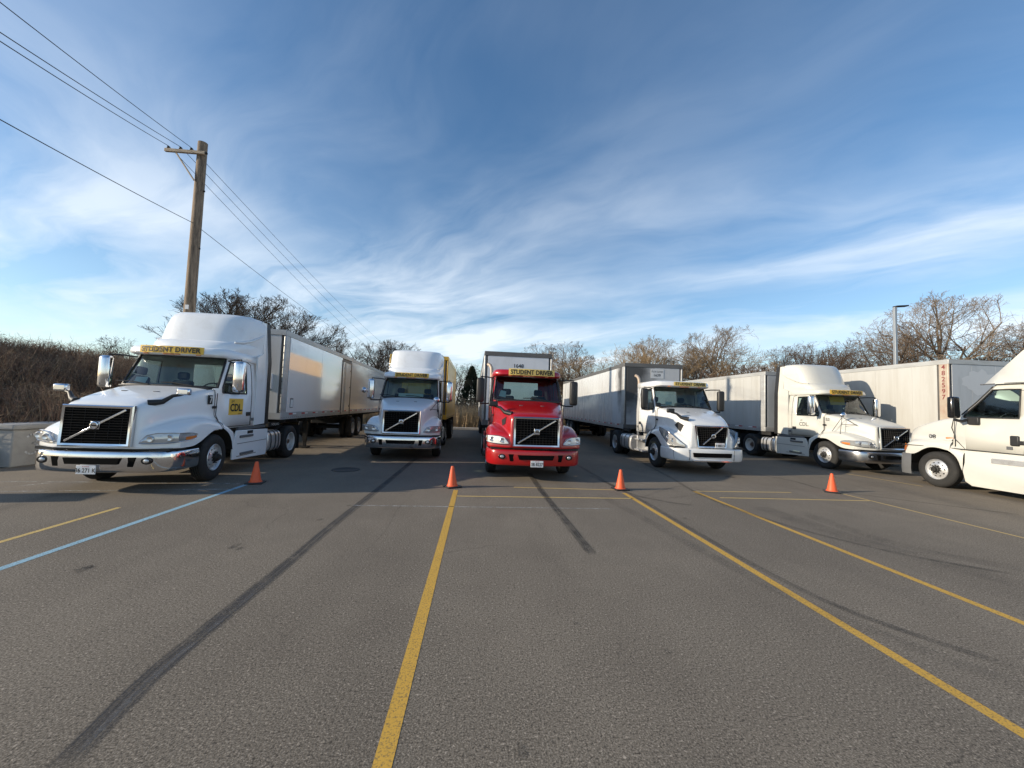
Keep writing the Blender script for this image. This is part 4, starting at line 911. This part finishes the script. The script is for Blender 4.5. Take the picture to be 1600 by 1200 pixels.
tree_kind('round2', 'bark', 'twig_brown', seed=27, h=10, levels=5, trunk_frac=.25, spread=.80, upb=.10, r0=.18, n_l=(11, 6, 5, 4, 3), ratio=.56, wig=.11, twig=.009, cw=.48)
tree_kind('round3', 'bark_pale', 'twig_brown', seed=34, h=10, levels=5, trunk_frac=.32, spread=.75, upb=.12, r0=.16, n_l=(10, 6, 5, 4, 3), ratio=.55, wig=.11, twig=.009, cw=.38)
tree_kind('tan1', 'bark_pale', 'twig_tan', seed=41, h=10, levels=5, trunk_frac=.25, spread=.70, upb=.14, r0=.15, n_l=(11, 7, 5, 4, 3), ratio=.55, wig=.12, twig=.010, cw=.42)
tree_kind('tan2', 'bark_pale', 'twig_tan', seed=47, h=10, levels=5, trunk_frac=.28, spread=.75, upb=.10, r0=.15, n_l=(11, 7, 5, 4, 3), ratio=.54, wig=.14, twig=.010, cw=.46)
tree_kind('shrub1', 'bark', 'twig_brown', seed=52, h=10, levels=3, trunk_frac=.08, spread=.6, upb=.2, r0=.12, n_l=(11, 9, 9), ratio=.6, wig=.2, twig=.018, multi=4)
tree_kind('shrub2', 'bark', 'twig_brown', seed=58, h=10, levels=3, trunk_frac=.08, spread=.75, upb=.1, r0=.12, n_l=(11, 9, 9), ratio=.6, wig=.22, twig=.018, multi=4)
def tree(key, px, ytop, Y, label, wide=1.0, rz=None, cat='tree', grp='bare trees behind the lot'):
    x, y, z = coords(px, ytop, Y); o = empty('bare_tree' if cat == 'tree' else 'bare_shrub', (x, Y, -.05), random.uniform(0, 6.28) if rz is None else rz)
    k = wide*(1.2 if x < -6 else 1.0); o.scale = (z/10*k, z/10*k, z/10); tag(o, label, cat, grp)
    link('trunk', TREES[key][0], o); link('crown', TREES[key][1], o); return o
tree('fan1', 352, 462, 34, 'upswept dark bare tree just right of the utility pole', 1.15)
tree('fan2', 408, 460, 32, 'tall dark bare tree behind the dark edge of the roof fairing', 1.2)
tree('fan1', 452, 480, 33, 'dark fan-shaped bare tree above the front of the side-door trailer', 1.2)
tree('fan3', 497, 508, 35, 'dark bare tree above the middle of the side-door trailer', 1.1)
tree('fan2', 535, 528, 40, 'low dark bare tree where the wires meet the trailer roof', 1.1)
tree('fan3', 578, 533, 44, 'dark bare tree where the wires run out', 1.2)
tree('fan1', 612, 533, 46, 'dark bare tree behind the roof fairing beside the yellow trailer', 1.15)
tree('fan3', 200, 527, 46, 'small bare tree poking over the far end of the bank', 1.2)
tree('round2', 714, 566, 46, 'thin bare tree left of the evergreen', 1.0)
tree('round2', 700, 575, 52, 'slender bare tree close to the yellow trailer', 1.0)
tree('round3', 846, 534, 47, 'bare tree behind the red truck, nearest its trailer', .9)
tree('round3', 884, 532, 46, 'open bare tree right of the trailer with painted number 1648', 1.0)
tree('tan2', 868, 552, 41, 'tangled brown tree behind the red truck\'s mirror', 1.3)
tree('tan1', 930, 560, 44, 'low tan tree above the far end of the sooty trailer', 1.4)
tree('tan1', 968, 538, 46, 'tawny bare tree directly behind the sooty trailer', 1.2)
tree('tan2', 1000, 556, 45, 'short tawny tree behind the corner of the sooty trailer', 1.3)
tree('round1', 1027, 525, 50, 'grey rounded bare tree behind the sooty trailer\'s right corner', .95)
tree('tan1', 1062, 542, 44, 'golden brown bare tree between the sooty trailer and its neighbour', 1.3)
tree('tan2', 1098, 532, 46, 'broad golden bare tree left of the lone pale tree', 1.3)
tree('round1', 1136, 508, 45, 'lone pale bare tree with a long limb reaching out', 1.05, 1.2)
tree('shrub1', 1150, 570, 42, 'brown thicket below the lone pale tree', 1.5, cat='shrub', grp='bare shrubs behind the lot')
tree('tan2', 1190, 566, 44, 'low brown tree behind the mid trailer roof', 1.4)
tree('round3', 1215, 540, 46, 'narrow bare tree above the cab of the truck with tripod mirror', .7)
tree('round2', 1252, 545, 45, 'reddish bare tree above the tall white roof fairing', 1.2)
tree('round2', 1305, 527, 44, 'dense reddish bare tree left of the lamp post', 1.15)
tree('round3', 1282, 548, 47, 'short reddish bare tree over the tall white roof fairing', 1.3)
tree('round2', 1358, 515, 42, 'spreading bare tree just behind the lamp post', 1.15)
tree('round1', 1395, 520, 45, 'grey bare tree hidden partly by the lamp post', 1.1)
tree('round1', 1474, 460, 40, 'largest bare tree with a wide grey crown behind the numbered trailer', 1.05, 2.2)
tree('round2', 1545, 515, 44, 'dark bare tree above the front of the numbered trailer', 1.1)
tree('fan3', 1590, 503, 44, 'dark bare tree at the right edge of the picture', 1.2)
tree('tan2', 1440, 556, 46, 'low tangled tree above the numbered trailer roof', 1.3)
sh = [(905, 570, 'over the rear of the sooty trailer'), (950, 574, 'above the long side of the sooty trailer'), (1010, 577, 'just above the soot stain'), (1055, 574, 'right of the pale number patch'), (1110, 570, 'over the roof line of the peeling trailer'), (1180, 578, 'above the peeling trailer corner'), (1235, 572, 'behind the tall cream fairing'), (1290, 566, 'right of the tall cream fairing'),
      (1340, 560, 'left of the lamp post foot'), (1400, 556, 'around the lamp post'), (1450, 552, 'under the largest bare tree'), (1510, 548, 'over the red-numbered corner post'), (1565, 545, 'beside the cream sleeper roof'), (1610, 540, 'at the picture edge above the sleeper roof'), (560, 548, 'behind the far end of the side-door trailer'), (520, 545, 'above the side door of the long trailer'), (640, 560, 'hidden behind the wide roof fairing'), (835, 566, 'behind the number 1648')]
for i, (px, py, where) in enumerate(sh):
    tree('shrub1' if i % 2 else 'shrub2', px, py+12, 39+3*(i % 3), 'brown leafless shrub '+where, 1.6, cat='shrub', grp='bare shrubs behind the lot')
# evergreen between the yellow trailer and the red truck
cx, cy, cz = coords(738, 571, 46)
cf = empty('conifer_tree', (cx, cy, -.05)); tag(cf, 'dark green conical evergreen between the yellow trailer and the red truck', 'tree', 'trees behind the lot')
MB().tube([(0, 0, 0), (0, 0, cz*.97)], [.16, .02], 8).build('trunk', 'bark', cf, smooth=60)
m = MB(); rd = random.Random(4)
for i in range(5200):
    t = rd.random()**.8; z = cz*(.06+.94*t); rr = (cz*.30)*(1-t)**.85*rd.uniform(.35, 1.05)+.03; a = rd.uniform(0, 6.283)
    c = Vector((rr*math.cos(a), rr*math.sin(a), z)); o_ = Vector((math.cos(a), math.sin(a), -.25+rd.uniform(-.2, .2))).normalized(); s = o_.cross(Vector((0, 0, 1))).normalized(); L = rd.uniform(.12, .28); w = rd.uniform(.04, .09)
    m.add([c-o_*L*.6-s*w*.4, c-s*w, c+o_*L, c+s*w, c-Vector((0, 0, .09))], [(0, 1, 2), (0, 2, 3), (0, 4, 2)])
m.build('crown', 'conifer', cf)

# ================================================================ POLES AND WIRES
PX, PY, PT = -11.3, 16.2, 11.85
pl = empty('utility_pole', (PX, PY, 0)); tag(pl, 'weathered wooden utility pole with a one-sided crossarm behind the leftmost truck', 'utility pole')
MB().tube([(0, 0, -.3), (.02, 0, 4), (.0, .01, 8), (0, 0, PT)], [.205, .195, .18, .165], 16).build('pole', 'wood_pole', pl, smooth=50)
MB().box(-1.22, .26, -.25, -.15, PT-.58, PT-.46).build('crossarm', 'wood_arm', pl, bevel=.01)
MB().tube([(-.82, -.20, PT-.58), (-.10, -.17, PT-1.62)], .03, 6).build('brace', 'wood_arm', pl)
INS = [(-1.12, -.2, PT-.36), (-.62, -.2, PT-.36), (-.28, -.2, PT-.36)]
INS = [(-1.10, -.2, PT-.38), (-.66, -.2, PT-.38), (-.26, -.2, PT-.38)]
for p in INS: MB().lathe_z([(.025, p[2]-.09), (.06, p[2]-.06), (.035, p[2]-.03), (.055, p[2]), (.02, p[2]+.03)], 12, p[0], p[1]).build('insulator', 'black_gloss', pl, smooth=40)
MB().tube([(-.1, -.2, PT-.52), (.34, -.2, PT-.52)], .02, 6).tube([(.22, -.2, PT-.52), (.32, -.2, PT-.52)], .05, 8).build('bolt', 'iron', pl)
MB().box(-.02, .10, -.20, -.17, 5.15, 5.32).build('tag_plate', 'plate_white', pl)
for z in (7.6, 9.9): MB().box(-.02, .22, -.02, .02, z-.03, z+.03).build('bolt', 'iron', pl)
def wire(label, p, near, far, sag, rr=.010):
    """power line from a point off frame through the pole and away to the next span"""
    p, near, far = Vector(p), Vector(near), Vector(far); pts = []
    for a, b in ((near, p), (p, far)):
        L = (b-a).length
        for k in range(24):
            t = k/24; q = a.lerp(b, t); q.z -= 4*sag*t*(1-t); pts.append(q)
    pts.append(far); o = MB().tube(pts, rr, 5, cap=False).build('power_line', 'wire', smooth=80); tag(o, label, 'wire', 'overhead wires')
    return pts
def bearing(px, py, Y): return Vector(coords(px, py, Y))
for (ix, iy, iz), (py0, pyf, pxf), lb in zip(INS, ((38, 541, 574), (24, 538, 585), (-22, 534, 595)), ('lowest of the three thin wires on the crossarm, nearest its tip', 'middle of the three thin wires on the crossarm', 'highest of the three thin wires, nearest the pole')):
    w = Vector((PX+ix, PY+iy, iz+.03)); a = bearing(0, py0, 7.6 if py0 > 0 else 7.9); d = (a-w); near = w+d*3.2
    wire(lb, w, near, bearing(pxf, pyf, 62), .35)
w = Vector((PX-.15, PY-.12, 8.9)); w = Vector(coords(301, 348, PY-.16)); a = bearing(0, 165, 8.3); wire('low slack cable attached below the crossarm on the utility pole', w, w+(a-w)*3.0, bearing(552, 532, 60), .3, .011)
lx, ly, lz = coords(1398, 480, 27)
lp = empty('lamp_post', (lx, ly, 0)); tag(lp, 'slim grey lamp post with a flat light head above the numbered trailer', 'street lamp')
MB().box(-.09, .09, -.09, .09, 0, lz).build('post', 'galv', lp, bevel=.01)
MB().box(-.05, .95, -.17, .17, -.05, .05).build('lamp_head', 'black_plastic', lp, bevel=.02, loc=(.05, 0, lz+.05)).rotation_euler = (0, R(-6), 0)
MB().tube([(0, 0, .0), (0, 0, .3)], .22, 12).build('footing', 'concrete', lp, smooth=40)

# ================================================================ TRAILERS
def trailer(label, loc, rz, L=15.5, zb=1.22, zt=3.97, side='trailer_white', front='front_grey', panel=1.22, joints=None, post='rail_alu', rail='rail_alu', axles=None, W=1.30, tape=True, gear=2.6, door=None, rim='white', front_split=(-.45, .45)):
    T = empty('box_trailer', (loc[0], loc[1], 0), R(rz)); tag(T, label, 'trailer', 'box trailers parked in a row')
    th = .02
    MB().box(-W+.03, W-.03, .03, L-.03, zb+.12, zt-.05).build('box_core', 'rail_dark', T)
    MB().box(-W+.02, W-.02, .0, L, zt-.06, zt).build('roof', 'rail_alu', T, bevel=.01)
    js = joints or list(np.arange(.32, L-.3, panel))+[L-.2]
    for s in (-1, 1):
        for a, b in zip(js[:-1], js[1:]):
            if b-a < .1: continue
            if door and s > 0 and abs(a-door[0]) < .05: continue
            MB().box(*sorted((s*(W-.025), s*W)), a+.006, b-.006, zb+.22, zt-.16).build('side_panel', 'side_sooty' if front == 'front_sooty' and b < 2.0 and s < 0 else side, T, bevel=.004)
            if not joints or side != 'trailer_smooth': MB().box(*sorted((s*W, s*(W+.006))), b-.02, b+.02, zb+.22, zt-.16).build('panel_strip', side, T)
        MB().box(*sorted((s*(W-.03), s*(W+.014))), .0, L, zt-.16, zt+.006).build('top_rail', rail, T, bevel=.008)
        lr = MB().box(*sorted((s*(W-.03), s*(W+.012))), .0, L, zb, zb+.22).build('bottom_rail', rail if rail != 'rail_dark' else 'rail_alu', T, bevel=.008)
        MB().box(*sorted((s*(W-.05), s*(W+.02))), -.02, .30, zb+.21, zt-.15).build('corner_post', post, T, bevel=.03)
        MB().box(*sorted((s*(W-.05), s*(W+.02))), L-.20, L+.01, zb+.21, zt-.15).build('corner_post', post, T, bevel=.03)
        if tape:
            y = .55; k = 0
            while y < L-.6:
                MB().box(*sorted((s*(W+.012), s*(W+.016))), y, y+.28, zb+.14, zb+.19).build('reflective_tape', 'tape_red' if k % 2 == 0 else 'tape_white', lr); y += .28 if k % 2 == 0 else .75; k += 1
        rv = MB()
        for y in np.arange(.03, L, .16): rv.box(*sorted((s*(W+.012), s*(W+.022))), y, y+.018, zb+.05, zb+.068)
        rv.build('rivets', 'rail_dark', lr)
    fs = [-W+.12]+list(front_split)+[W-.12]
    for a, b in zip(fs[:-1], fs[1:]): MB().box(a+.004, b-.004, -.012, .03, zb+.2, zt-.16).build('front_panel', front, T, bevel=.004)
    MB().box(-W-.01, W+.01, -.03, .03, zt-.16, zt+.008).build('front_top_rail', 'rail_dark' if rail == 'rail_dark' else rail, T, bevel=.01)
    MB().box(-W, W, -.02, .03, zb, zb+.2).build('front_bottom_rail', rail, T, bevel=.01)
    u = MB()
    for y in np.arange(.4, L, .9): u.box(-W+.04, W-.04, y, y+.06, zb-.10, zb)
    u.box(-.5, -.38, .5, L-.3, zb-.22, zb-.02).box(.38, .5, .5, L-.3, zb-.22, zb-.02); u.build('underframe', 'chassis_black', T)
    for s in (-1, 1):
        lg = MB().box(s*.75-.07, s*.75+.07, gear-.07, gear+.07, .28, zb-.02).box(s*.75-.05, s*.75+.05, gear-.05, gear+.05, .05, .3).box(s*.75-.16, s*.75+.16, gear-.16, gear+.16, .02, .06).tube([(s*.75, gear, .7), (s*.5, gear+1.1, zb-.1)], .04, 6).build('landing_leg', 'chassis_black', T)
    MB().tube([(-.75, gear, .62), (.75, gear, .62)], .035, 6).build('cross_shaft', 'chassis_black', T)
    ax = axles or (L-3.1, L-1.85)
    MB().box(-.55, .55, ax[0]-.8, ax[-1]+.8, .72, zb-.1).build('bogie', 'chassis_black', T, bevel=.03)
    for y in ax:
        MB().tube([(-.9, y, .515), (.9, y, .515)], .075, 8).build('axle', 'chassis_black', T)
        for s in (-1, 1):
            wheel(T, 'rear', s*1.12, y, s, rim); wheel(T, 'rear', s*.80, y, s, rim, inner=True)
    for s in (-1, 1): MB().box(s*.96-.3, s*.96+.3, ax[-1]+.75, ax[-1]+.765, .2, zb-.05).build('mud_flap', 'black_plastic', T)
    return T
t1 = trailer('long white trailer with a side door behind the leftmost truck', (-7.24, 12.53), 2.9, 16.5, 1.24, 3.97, 'trailer_smooth', 'trailer_white', joints=[.36, 3.35, 6.05, 7.6, 11.6, 16.2], axles=(8.7, 9.95), gear=3.6, door=(6.05, 7.6), front_split=(-.6, .0, .6))
d = MB().box(1.285, 1.305, 6.12, 7.52, 1.32, 3.66).build('side_door', 'trailer_smooth', t1, bevel=.006)
fr_ = MB().box(1.28, 1.325, 6.03, 6.13, 1.26, 3.72).box(1.28, 1.325, 7.51, 7.61, 1.26, 3.72).box(1.28, 1.322, 6.1, 7.55, 3.65, 3.73).build('door_frame', 'rail_dark', t1)
for z in (1.6, 2.5, 3.3): MB().box(1.30, 1.335, 7.40, 7.54, z, z+.06).build('hinge', 'rail_dark', d)
for y in (6.42, 6.55): MB().tube([(1.325, y, 1.35), (1.325, y, 3.62)], .016, 6).build('lock_rod', 'rail_alu', d)
MB().box(1.30, 1.312, .62, .80, 1.62, 1.86).build('document_box', 'tape_white', t1, bevel=.004)
MB().box(1.30, 1.311, .60, .82, 1.60, 1.90).build('document_frame', 'rail_dark', t1)
MB().box(.80, 1.02, -.08, -.01, 2.15, 2.62).build('front_box', 'plate_white', t1, bevel=.02)
for k in range(10): MB().box(1.21, 1.30, -.018, -.012, 1.5+.22*k, 1.53+.22*k).build('rivet_row', 'rail_dark', t1)
t2 = trailer('short yellow trailer behind the white truck with the wide fairing', (-2.66, 17.6), .3, 6.4, 1.22, 3.97, 'trailer_yellow', 'trailer_yellow', panel=.6, post='trailer_yellow', rail='trailer_yellow', axles=(4.9,), tape=False, gear=2.2, W=1.25)
t3 = trailer('white trailer with painted number 1648 behind the red truck', (1.46, 15.2), .6, 15.2, 1.15, 3.97, 'trailer_white', 'front_light', rail='rail_dark', front_split=())
lettering(t3, '1648', .15, lambda a, c: (.02+a, -.017, 3.46+c), 'letter_black', .015, 1.0)
t4 = trailer('soot-stained trailer with a pale number patch behind the truck with slanted headlights', (7.62, 16.95), -1.6, 14.6, 1.10, 3.99, 'trailer_white', 'front_sooty', panel=.61, rail='rail_dark', front_split=(.0,))
pp = MB().box(-.12, .46, -.022, -.010, 3.36, 3.76).build('number_patch', 'front_patch', t4)
lettering(pp, 'P.I.N 53102', .085, lambda a, c: (.17+a, -.027, 3.66+c), 'letter_black', .0, .9)
lettering(pp, '1639', .12, lambda a, c: (.17+a, -.027, 3.50+c), 'letter_black', .01, 1)
t5 = trailer('white trailer with a peeling front corner behind the truck with the tripod hood mirror', (14.42, 17.3), -.6, 12.5, 1.18, 3.93, 'trailer_old', 'front_grey', panel=.61, rail='rail_alu')
t6 = trailer('old white trailer with red numbers down its corner post behind the cream sleeper truck', (17.74, 12.62), -2, 15.5, 1.15, 4.12, 'trailer_old', 'front_grey', joints=[.36, 1.24, 2.70, 6.0, 9.5, 13, 15.3], post='post_rust', tape=False)
for k, ch in enumerate('482597'): lettering(t6, ch, .17, lambda a, c, k=k: (-1.326, .14-a, 3.86-.215*k+c), 'letter_red', .015, 1.0)
q = MB(); rd = random.Random(9); n = 26; cpt = (-.15, 3.35); vs = [(cpt[0], -.0165, cpt[1])]
for k in range(n):
    a = 2*math.pi*k/n; rr = rd.uniform(.42, .62); vs.append((cpt[0]+rr*1.25*math.cos(a), -.0165, cpt[1]+rr*.8*math.sin(a)))
q.add(vs, [(0, 1+k, 1+(k+1) % n) for k in range(n)]).build('cleaned_patch', 'front_patch', t6)

# ================================================================ TRUCKS
A = volvo_like('semi_truck', 'white truck with chrome bumper and yellow door sticker, nearest the wall', (-7.05, 9.50), 2, 'paint_white', gkind='bars', sign=(-.68, .66, 2.83, 2.995), plate_txt='36 271 K', plate_x=-.05, steer=R(4), zt=4.06)
for s in (-1, 1): hood_mirror(A, s, 'chrome')
st = MB().box(1.068, 1.078, .62, 1.22, 1.44, 1.84).build('door_sticker', 'sign_yellow', A)
number(st, 'CDL.', 1.079, .93, 1.62, .19, 1, 'letter_black', .03, 1.0)
number(st, 'get', 1.079, .76, 1.77, .07, 1, 'letter_black', .0, 1.1); number(st, 'school', 1.079, 1.08, 1.475, .04, 1, 'letter_red', .0, 1)
nb = MB().box(.99, 1.022, -.06, .06, 1.70, 1.90).build('number_sticker', 'letter_black', A); number(nb, '7', 1.024, 0, 1.80, .15, 1, 'letter_white', .02)
MB().add([(-.86, .36, 2.13), (-.58, .31, 2.13), (-.57, .37, 2.27), (-.85, .41, 2.27)], [(0, 1, 2, 3)]).build('windshield_card', 'paper', A)
for s in (-1, 1): number(A, 'VOLVO', s*.945, 3.35, 1.09, .075, s, 'letter_white', .02, 1.5)
B = volvo_like('semi_truck', 'white truck with wide roof fairing and chrome bumper before the yellow trailer', (-2.52, 14.7), 2, 'paint_white', gkind='mesh', sign=(-.58, .64, 2.835, 2.995), zt=4.0, skirt=False)
tripod_mirror(B, 1)
c = MB(); c.lathe_x([(0, .105), (.03, .10), (.08, .06), (.095, 0)], 24); c.v = [(-1.66+y, .28-x, 2.30+z) for x, y, z in c.v]; c.build('round_mirror', 'chrome', B, smooth=50)
MB().box(-.45, .45, .42, .44, 2.10, 2.24).build('windshield_card', 'paper', B)
C_ = volvo_like('semi_truck', 'red truck with a flat cab roof and red bumper', (1.46, 11.62), 1.5, 'paint_red', gkind='mesh', bump_mat='paint_red', roof_fairing=False, mirror_mat='black_plastic', sign=(-.60, .80, 2.835, 3.03), sign_mat='sign_pale', plate_txt='3B 8227', plate_x=.02, skirt=True, sign_lean=False, vents=True)
stack(C_, -1.0); hood_mirror(C_, -1, 'black_plastic')
MB().add([(-.86, .36, 2.20), (-.66, .34, 2.16), (-.64, .36, 2.34), (-.80, .37, 2.38)], [(0, 1, 2, 3)]).build('windshield_paper', 'paper', C_)
D = volvo_like('semi_truck', 'white truck with a flat cab roof, slanted headlights and bright steps', (7.27, 13.4), 0, 'paint_white_new', P=HOOD_B, gkind='b', bump_mat='paint_white_new', roof_fairing=False, mirror_mat='black_plastic', sign=(-.40, .84, 2.845, 2.985), sign_mat='sign_pale', skirt=False, tank=(2.15, 3.30), vents=True, rim_r='alloy')
stack(D, -.86); hood_mirror(D, -1, 'black_plastic'); plate(D, .24, -1.55, .92, 'P 88012', .30, .15)
MB().box(-.62, .62, -1.585, -1.50, .405, .455).build('bumper_strip', 'chrome', D, bevel=.01)
MB().box(-.60, -.36, .40, .41, 2.16, 2.27).build('windshield_card', 'paper', D)
E_ = volvo_like('semi_truck', 'white truck with tall roof fairing and a wire tripod hood mirror', (14.2, 14.1), 2, 'paint_cream', gkind='mesh', sign=(-.70, .72, 2.825, 2.995), zt=4.12, bump_mat='chrome_dull')
tripod_mirror(E_, -1)
number(E_, 'CDL.', -1.072, 1.02, 1.62, .15, -1, 'letter_black', .0, 1.0); number(E_, 'get', -1.072, 1.14, 1.77, .055, -1, 'letter_black', .0, 1.1)
number(E_, '52', -1.02, .02, 1.85, .11, -1, 'letter_black', .0, 1.0)
MB().add([(-.42, .47, 2.42), (.18, .44, 2.42), (.20, .52, 2.76), (-.44, .54, 2.76)], [(0, 1, 2, 3)]).build('windshield_banner', 'sign_yellow', E_)

# cream sleeper truck, cropped by the frame, parked the other way round
G = empty('semi_truck', (14.65, 10.72, 0), math.pi); tag(G, 'cream sleeper truck seen from its side, cut off by the picture edge', 'truck', 'semi trucks parked in a row')
hood(G, HOOD_C, 'paint_cream')
rows = []
for x, y in [(1.24, -.64), (1.245, -.80), (1.20, -.95), (1.05, -1.07), (.7, -1.14), (0, -1.17)]: rows.append([(x-.06, y+.05, .30), (x, y, .28), (x+.01, y-.01, .45), (x, y, .88), (x-.05, y+.04, .92)])
rows += [[(-x, y, z) for x, y, z in r] for r in rows[-2::-1]]
MB().grid(rows).build('bumper', 'grey_plastic', G, smooth=60)
for s in (-1, 1):
    q = MB().grid([[(s*1.08, -.93, .96), (s*1.08, -.92, 1.20)], [(s*1.19, -.885, .97), (s*1.17, -.865, 1.21)], [(s*1.236, -.80, 1.0), (s*1.232, -.75, 1.17)]]); q.build('turn_signal', 'lens_amber', G, smooth=60)
    MB().box(*sorted((s*1.09, s*1.105)), .18, .36, 1.42, 1.47).build('side_marker', 'lens_amber', G, bevel=.006)
c6, H6 = cab(G, 'paint_cream', CABL6, (1.80, 1.94), 2.0, rear_win=False)
cowl_sides(G, HOOD_C, 'paint_cream', CABL6, 2.0)
prof = [(1.00, 2.965), (1.06, 3.05), (1.42, 3.42), (1.86, 3.88), (2.2, 4.06), (3.0, 4.12), (4.3, 4.12)]
rows = [[(-1.04, y+.05, 2.93) if y < 1.03 else (-1.14, y, 2.95), (-1.06, y, z-.10) if y > 1.03 else (-1.03, y+.03, z-.02), (-.85, y, z-.0), (-.4, y-.02, z+.03), (0, y-.03, z+.04), (.4, y-.02, z+.03), (.85, y, z), (1.06, y, z-.10) if y > 1.03 else (1.03, y+.03, z-.02), (1.04, y+.05, 2.93) if y < 1.03 else (1.14, y, 2.95)] for y, z in prof]
MB().grid(rows).build('roof_fairing', 'paint_cream', G, smooth=50)
MB().box(-1.145, 1.145, 2.0, 4.3, 1.14, 2.96).build('sleeper', 'paint_cream', G, bevel=.05)
for s in (-1, 1):
    MB().tube([(s*1.075, 1.0, 2.955), (s*1.13, 1.6, 2.965), (s*1.148, 4.2, 2.965)], .016, 5).build('roof_seam', 'grey_plastic', G)
    MB().tube([(s*1.225, -.9, 1.16), (s*1.19, .2, 1.17), (s*1.15, 1.2, 1.16), (s*1.15, 4.2, 1.15)], .014, 5).build('belt_seam', 'black_plastic', G)
    MB().tube([(s*1.02, .34, 2.10), (s*1.1, .33, 1.75), (s*1.11, .42, 1.5), (s*1.12, .42, 1.2)], .010, 5).build('hood_seam', 'black_plastic', G)
    rr = []
    for y, zlo in ((.655, .55), (.70, .30), (.85, .20), (1.0, .20), (2.0, .20), (4.4, .20)): rr.append([(s*1.14, y, 1.14), (s*1.17, y+.02, .98), (s*1.18, y+.02, .80), (s*1.235, y+.02, .62), (s*1.24, y+.02, max(zlo, .34)), (s*1.21, y, zlo)])
    sk = MB().grid(rr).build('side_skirt', 'paint_cream', G, smooth=30)
    MB().box(*sorted((s*1.16, s*1.186)), 1.25, 2.6, .86, 1.0).build('tread_plate', 'alloy', sk, bevel=.01)
    MB().box(*sorted((s*1.12, s*1.175)), 1.62, 1.80, 1.36, 1.62).build('door_handle', 'black_plastic', c6, bevel=.03)
    h = MB().box(s*1.48-.13, s*1.48+.13, .60, .76, 2.02, 2.62).build('door_mirror', 'black_gloss', G, bevel=.05)
    MB().tube([(s*1.12, .80, 2.02), (s*1.3, .72, 1.94), (s*1.46, .68, 1.98)], .04, 8).build('mirror_arm', 'black_plastic', h, smooth=50); MB().box(*sorted((s*1.10, s*1.2)), .76, 1.02, 1.86, 2.06).build('mirror_foot', 'black_plastic', h, bevel=.02)
    wheel(G, 'steer', s*1.07, 0, s, 'alloy'); wheel(G, 'rear', s*1.06, 5.4, s, 'alloy'); wheel(G, 'rear', s*.74, 5.4, s, 'alloy', inner=True)
number(G, '08', 1.082, -.18, 1.47, .12, 1, 'letter_black', .0, 1.1)
MB().box(-.45, .45, -.9, 6.4, .74, 1.0).build('chassis_frame', 'chassis_black', G); MB().tube([(-1, 0, .46), (1, 0, .46)], .07, 8).build('front_axle', 'chassis_black', G); MB().tube([(-1, 5.4, .5), (1, 5.4, .5)], .09, 8).build('rear_axle', 'chassis_black', G)

# ================================================================ TRAFFIC CONES
cone_m = MB().lathe_z([(.135, .03), (.13, .045), (.115, .05), (.105, .08), (.034, .46), (.028, .475), (.018, .478), (.0, .478)], 24, cap=False).mesh('traffic_cone', 'cone_orange', 40)
base_m = None
def cone(x, y, label, rz=0, lean=0):
    global base_m
    o = link('traffic_cone', None, None, (x, y, 0)); o.rotation_euler = (0, lean, rz); tag(o, label, 'traffic cone', 'orange traffic cones along the line ends')
    link('cone', cone_m, o)
    if base_m is None:
        b = MB().box(-.17, .17, -.17, .17, .0, .035).build('base', 'black_plastic', o, bevel=.012); base_m = b
    else:
        b = base_m.copy(); COL.objects.link(b); b.parent = o
cone(-4.84, 9.33, 'orange cone at the end of the blue line beside the leftmost truck', .2)
cone(-.53, 9.34, 'orange cone at the far end of the thick yellow line left of the red truck', .5, R(-1.5))
cone(3.47, 9.43, 'orange cone on the yellow line between the red and low white trucks', .1)
cone(9.13, 9.64, 'orange cone on the thin line before the truck with tripod mirror', .9)
